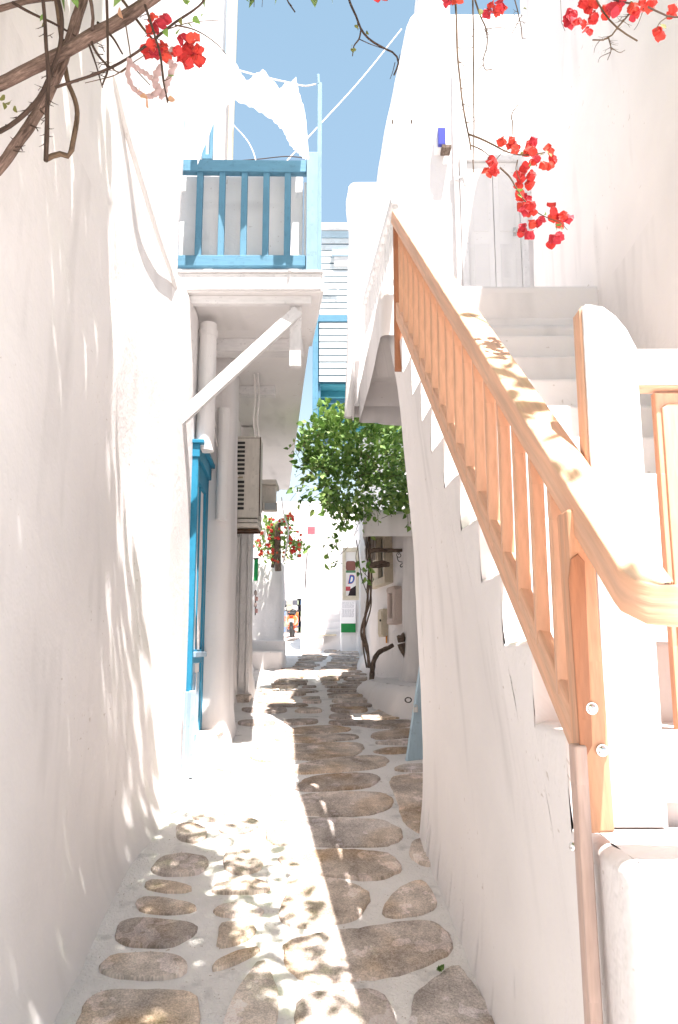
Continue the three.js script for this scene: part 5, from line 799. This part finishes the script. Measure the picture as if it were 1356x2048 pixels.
{ // green climber under the landing
  const t = thing('green_climber', 'dense green climbing vine spilling over the alley below the landing', 'climbing plant', at(740, 1330, 11.2));
  const trunkPts = (dx, ph) => [[738, 1335, 11.2], [732, 1295, 11.1], [726, 1270, 11.0], [730, 1240, 10.8], [737, 1210, 10.7], [739, 1160, 10.4], [738, 1100, 10.0], [736, 1040, 9.6]].map(([x, y, d], i) => at(x + dx * Math.sin(i * 1.1 + ph), y, d));
  for (const [dx, ph, r] of [[3, 0, .022], [4, 2.2, .017], [6, 4.0, .012]]) mesh('trunk', local(tube(trunkPts(dx, ph), (k) => r * (1 - .5 * k), 8, 40, .3, ph), t), M.greyWood, t);
  for (const l of [[735, 1190, 722, 1150, 716, 1100, 712, 1080], [740, 1190, 745, 1120, 748, 1060], [733, 1180, 740, 1130, 735, 1090, 742, 1060]]) mesh('branch', local(tube(pix(l, 10.3, -.7), .006, 6, 16), t), M.greyWood, t);
  const blobs = [[735, 900, 9.1, .36, .42, .5], [665, 900, 8.9, .30, .32, .4], [700, 970, 9.0, .30, .30, .45], [775, 930, 9.1, .30, .45, .5], [790, 985, 9.1, .2, .22, .4], [700, 850, 9.1, .34, .2, .4], [780, 850, 9.2, .28, .2, .4], [640, 940, 8.7, .18, .2, .3], [720, 1010, 9.1, .2, .14, .3], [668, 1000, 8.9, .14, .12, .25], [655, 845, 8.8, .14, .12, .25]];
  blobs.push([790, 990, 8.35, .2, .16, .14], [750, 1005, 8.4, .2, .13, .14], [815, 950, 8.5, .14, .3, .2], [690, 985, 8.6, .26, .16, .2], [640, 880, 8.7, .2, .22, .25]);
  const pts = [];
  for (const [px, py, d, a, b, c] of blobs) { const o = at(px, py, d), n = Math.round(760 * Math.pow(a * b * c / .07, .66)); for (let i = 0; i < n; i++) { let v; do v = V(rr(-1, 1), rr(-1, 1), rr(-1, 1)); while (v.length() > 1); v.setLength(Math.pow(v.length(), .55) * (1 + .25 * noise(o.x * 3 + v.x * 2.2, o.y + v.y * 2.2, v.z * 2.2))); pts.push(V(o.x + v.x * a * 1.1, o.y + v.y * b * 1.1, o.z + v.z * c)); } }
  // trailing ends
  for (const l of [[640, 870, 610, 885, 592, 900, 600, 920], [640, 930, 612, 955, 604, 975], [650, 980, 620, 1000], [700, 1000, 690, 1040, 650, 1070, 622, 1010], [700, 1030, 672, 1085, 640, 1092, 612, 1086], [720, 1040, 700, 1080, 660, 1090], [715, 1060, 695, 1095, 672, 1120, 670, 1150], [790, 1000, 806, 1030, 808, 1050], [815, 990, 822, 1040], [760, 1000, 752, 1035, 745, 1050], [735, 1050, 738, 1100, 730, 1150], [690, 830, 680, 815, 690, 805], [720, 1080, 712, 1120, 740, 1160], [645, 860, 622, 850, 605, 848], [660, 1090, 650, 1120]]) {
    const q = pix(l, 8.6), c = new THREE.CatmullRomCurve3(q); mesh('tendril', local(tube(q, .0028, 5, 14), t), M.stem, t);
    const n = Math.round(c.getLength() * 48); for (let i = 0; i < n; i++) pts.push(c.getPointAt(R()).add(V(rr(-.04, .04), rr(-.05, .03), rr(-.05, .05))));
  }
  for (let i = 0; i < 75; i++) {
    const side = R(), a = side < .45 ? at(rr(605, 660), rr(835, 1000), rr(8.3, 8.9)) : side < .8 ? at(rr(640, 815), rr(985, 1035), rr(8.3, 8.6)) : at(rr(640, 800), rr(818, 850), rr(8.5, 9)), L = rr(.12, .3), b = a.clone().add(V(side < .45 ? -L * rr(.4, 1) : rr(-.6, .4) * L, side < .8 ? -L * rr(.1, 1) : L * rr(.2, .6), L * rr(-.2, .6)));
    const c = a.clone().lerp(b, .5).add(V(0, .03, 0)); mesh('tendril', local(tube([a, c, b], .002, 4, 6), t), M.stem, t);
    for (let k = 0; k < 7; k++) pts.push((k < 3 ? a.clone().lerp(c, R()) : c.clone().lerp(b, R())).add(V(rr(-.025, .025), rr(-.03, .02), rr(-.03, .03))));
  }
  for (let i = pts.length - 1; i >= 0; i--) { const p = pts[i]; if (noise(p.x * 4.5 + 9, p.y * 4.5, p.z * 3) < -.16 && p.y < 3.55) pts.splice(i, 1); }
  pts.sort((a, b) => b.z - a.z);
  const m4 = new THREE.Matrix4(), qn = new THREE.Quaternion(), rest = [];
  pts.forEach((p, i) => {
    const out = V(p.x - .15, p.y - 3.3, (p.z + 9.0)).normalize(), dir = V(rr(-.8, .8), rr(-.9, .25), rr(-.2, .9)).addScaledVector(out, .7), s = rr(.045, .07) + .045 * R() ** 2;
    if (i < 300) leaf(t, p, s, M.leaf[Math.floor(R() * 4)], dir); else { qn.setFromUnitVectors(V(0, 1, 0), dir.normalize()).multiply(new THREE.Quaternion().setFromAxisAngle(V(0, 1, 0), R() * 6)); rest.push(new THREE.Matrix4().compose(p.clone().sub(t.position), qn, V(s, s, s))); }
  });
  M.leaf.forEach((mm, k) => { const mine = rest.filter((_, i) => i % 4 === k); const im = shade(new THREE.InstancedMesh(LF[k % 3], mm, mine.length)); im.name = 'foliage'; im.userData.kind = 'stuff'; mine.forEach((x, i) => im.setMatrixAt(i, x)); t.add(im); });
  // bare stems inside
  const gs = []; for (let i = 0; i < 70; i++) { const a = at(rr(640, 815), rr(900, 1035), rr(8.4, 9.1)), b = a.clone().add(V(rr(-.2, .2), rr(-.22, .1), rr(-.1, .1))); gs.push(local(tube([a, a.clone().lerp(b, .5).add(V(rr(-.03, .03), rr(-.03, .03), 0)), b], .0028, 4, 5), t)); } mesh('bare_stems', gs, M.rust, t).userData.kind = 'stuff';
}
{ // flowering bush further up on the left
  const D = 13.2, t = thing('flowering_bush', 'orange red flowering bush over the white wall further up on the left', 'bush', at(550, 1140, D));
  mesh('trunk', local(tube(pix([545, 1135, 548, 1100, 544, 1070, 540, 1045], D), .03, 8, 16, .3), t), M.greyWood, t);
  const blobs = [[535, 1060, .16, .22], [530, 1090, .18, .14], [560, 1060, .2, .22], [580, 1080, .18, .2], [555, 1110, .3, .16], [595, 1095, .14, .14], [575, 1040, .12, .12]], m4 = new THREE.Matrix4(), e = new THREE.Euler(), put = (n, g, m, name, s0, s1, bias) => { const im = shade(new THREE.InstancedMesh(g, m, n)); im.name = name; im.userData.kind = 'stuff'; for (let i = 0; i < n; i++) { const b = blobs[Math.min(blobs.length - 1, Math.floor(R() ** bias * blobs.length))], o = at(b[0], b[1], D); let v; do v = V(rr(-1, 1), rr(-1, 1), rr(-1, 1)); while (v.length() > 1); const s = rr(s0, s1); m4.makeRotationFromEuler(e.set(R() * 6, R() * 6, R() * 6)).scale(V(s, s, s)).setPosition(o.x + v.x * b[2] - t.position.x, o.y + v.y * b[3] - t.position.y, o.z + v.z * .3 - t.position.z); im.setMatrixAt(i, m4); } t.add(im); };
  put(620, LF[0], M.leaf[3], 'foliage', .06, .10, 1.5); put(260, LF[1], M.leaf[0], 'foliage', .05, .09, 1.6);
  for (let i = 0; i < 62; i++) { const b = blobs[Math.floor(R() * blobs.length)], o = at(b[0], b[1], D - .28); flower(t, V(o.x + rr(-1, 1) * b[2], o.y + rr(-1, 1) * b[3], o.z + rr(-.05, .2)), rr(.030, .052), R() < .7 ? M.bractFar : M.bract[1]); }
  const p0 = at(556, 1142, D - .1), p1 = at(555, 1045, D - .1), u = thing('trellis', 'weathered wooden post and beams carrying the flowering bush', 'trellis', p0);
  mesh('post', local(tube([p0, p0.clone().lerp(p1, .5), p1], .055, 10, 12, .15), u), M.greyWood, u);
  mesh('beam', local(bar(at(543, 1048, D - .12), at(566, 1040, D - .12), .06, .06), u), M.whiteWood, u); mesh('strut', local(bar(at(523, 1035, D - .2), at(536, 1092, D - .2), .05, .05), u), M.whiteWood, u);
  const c0 = thing('hanging_cable', 'grey cable hanging from the overhang past the flowering bush', 'cable', at(563, 995, 12.4)); mesh('strand', local(tube([at(563, 994, 12.4), at(568, 1030, 12.5), at(577, 1060, 12.6), at(572, 1100, 12.7), at(566, 1125, 12.8)], .012, 6, 24), c0), M.metal, c0);
  const g0 = thing('green_banner', 'small green cloth banner hung at the shop corner on the left', 'banner', at(512, 1140, 13.3)); mesh('fabric', rbox(.07, .36, .02, .006), mat([.01, .25, .07]), g0); mesh('rod', rbox(.09, .03, .03, .004).translate(0, .19, 0), M.iron, g0);
  const s0 = thing('shop_rack', 'dark narrow hanging rack of goods at the shop corner', 'rack', at(511, 1205, 13.35)); mesh('rail', rbox(.02, .42, .02, .004), M.iron, s0); for (let i = 0; i < 4; i++) mesh('item', rbox(.05, .07, .03, .012).translate(i % 2 * .02, .16 - i * .1, .02), mat([.25 + .1 * (i % 2), .2, .18]), s0);
}
{ // weed between the slabs
  const p = onGround(880, 1948), t = thing('weed_tuft', 'tiny green weed growing at the edge of a near paving slab', 'weed', V(p.x, p.y + .012, p.z));
  for (let i = 0; i < 16; i++) { const o = leaf(t, t.position.clone(), rr(.018, .032), M.leaf[i % 3], V(rr(-1, 1), rr(.3, 1), rr(-1, 1))); }
}
renderer.render(scene, camera);
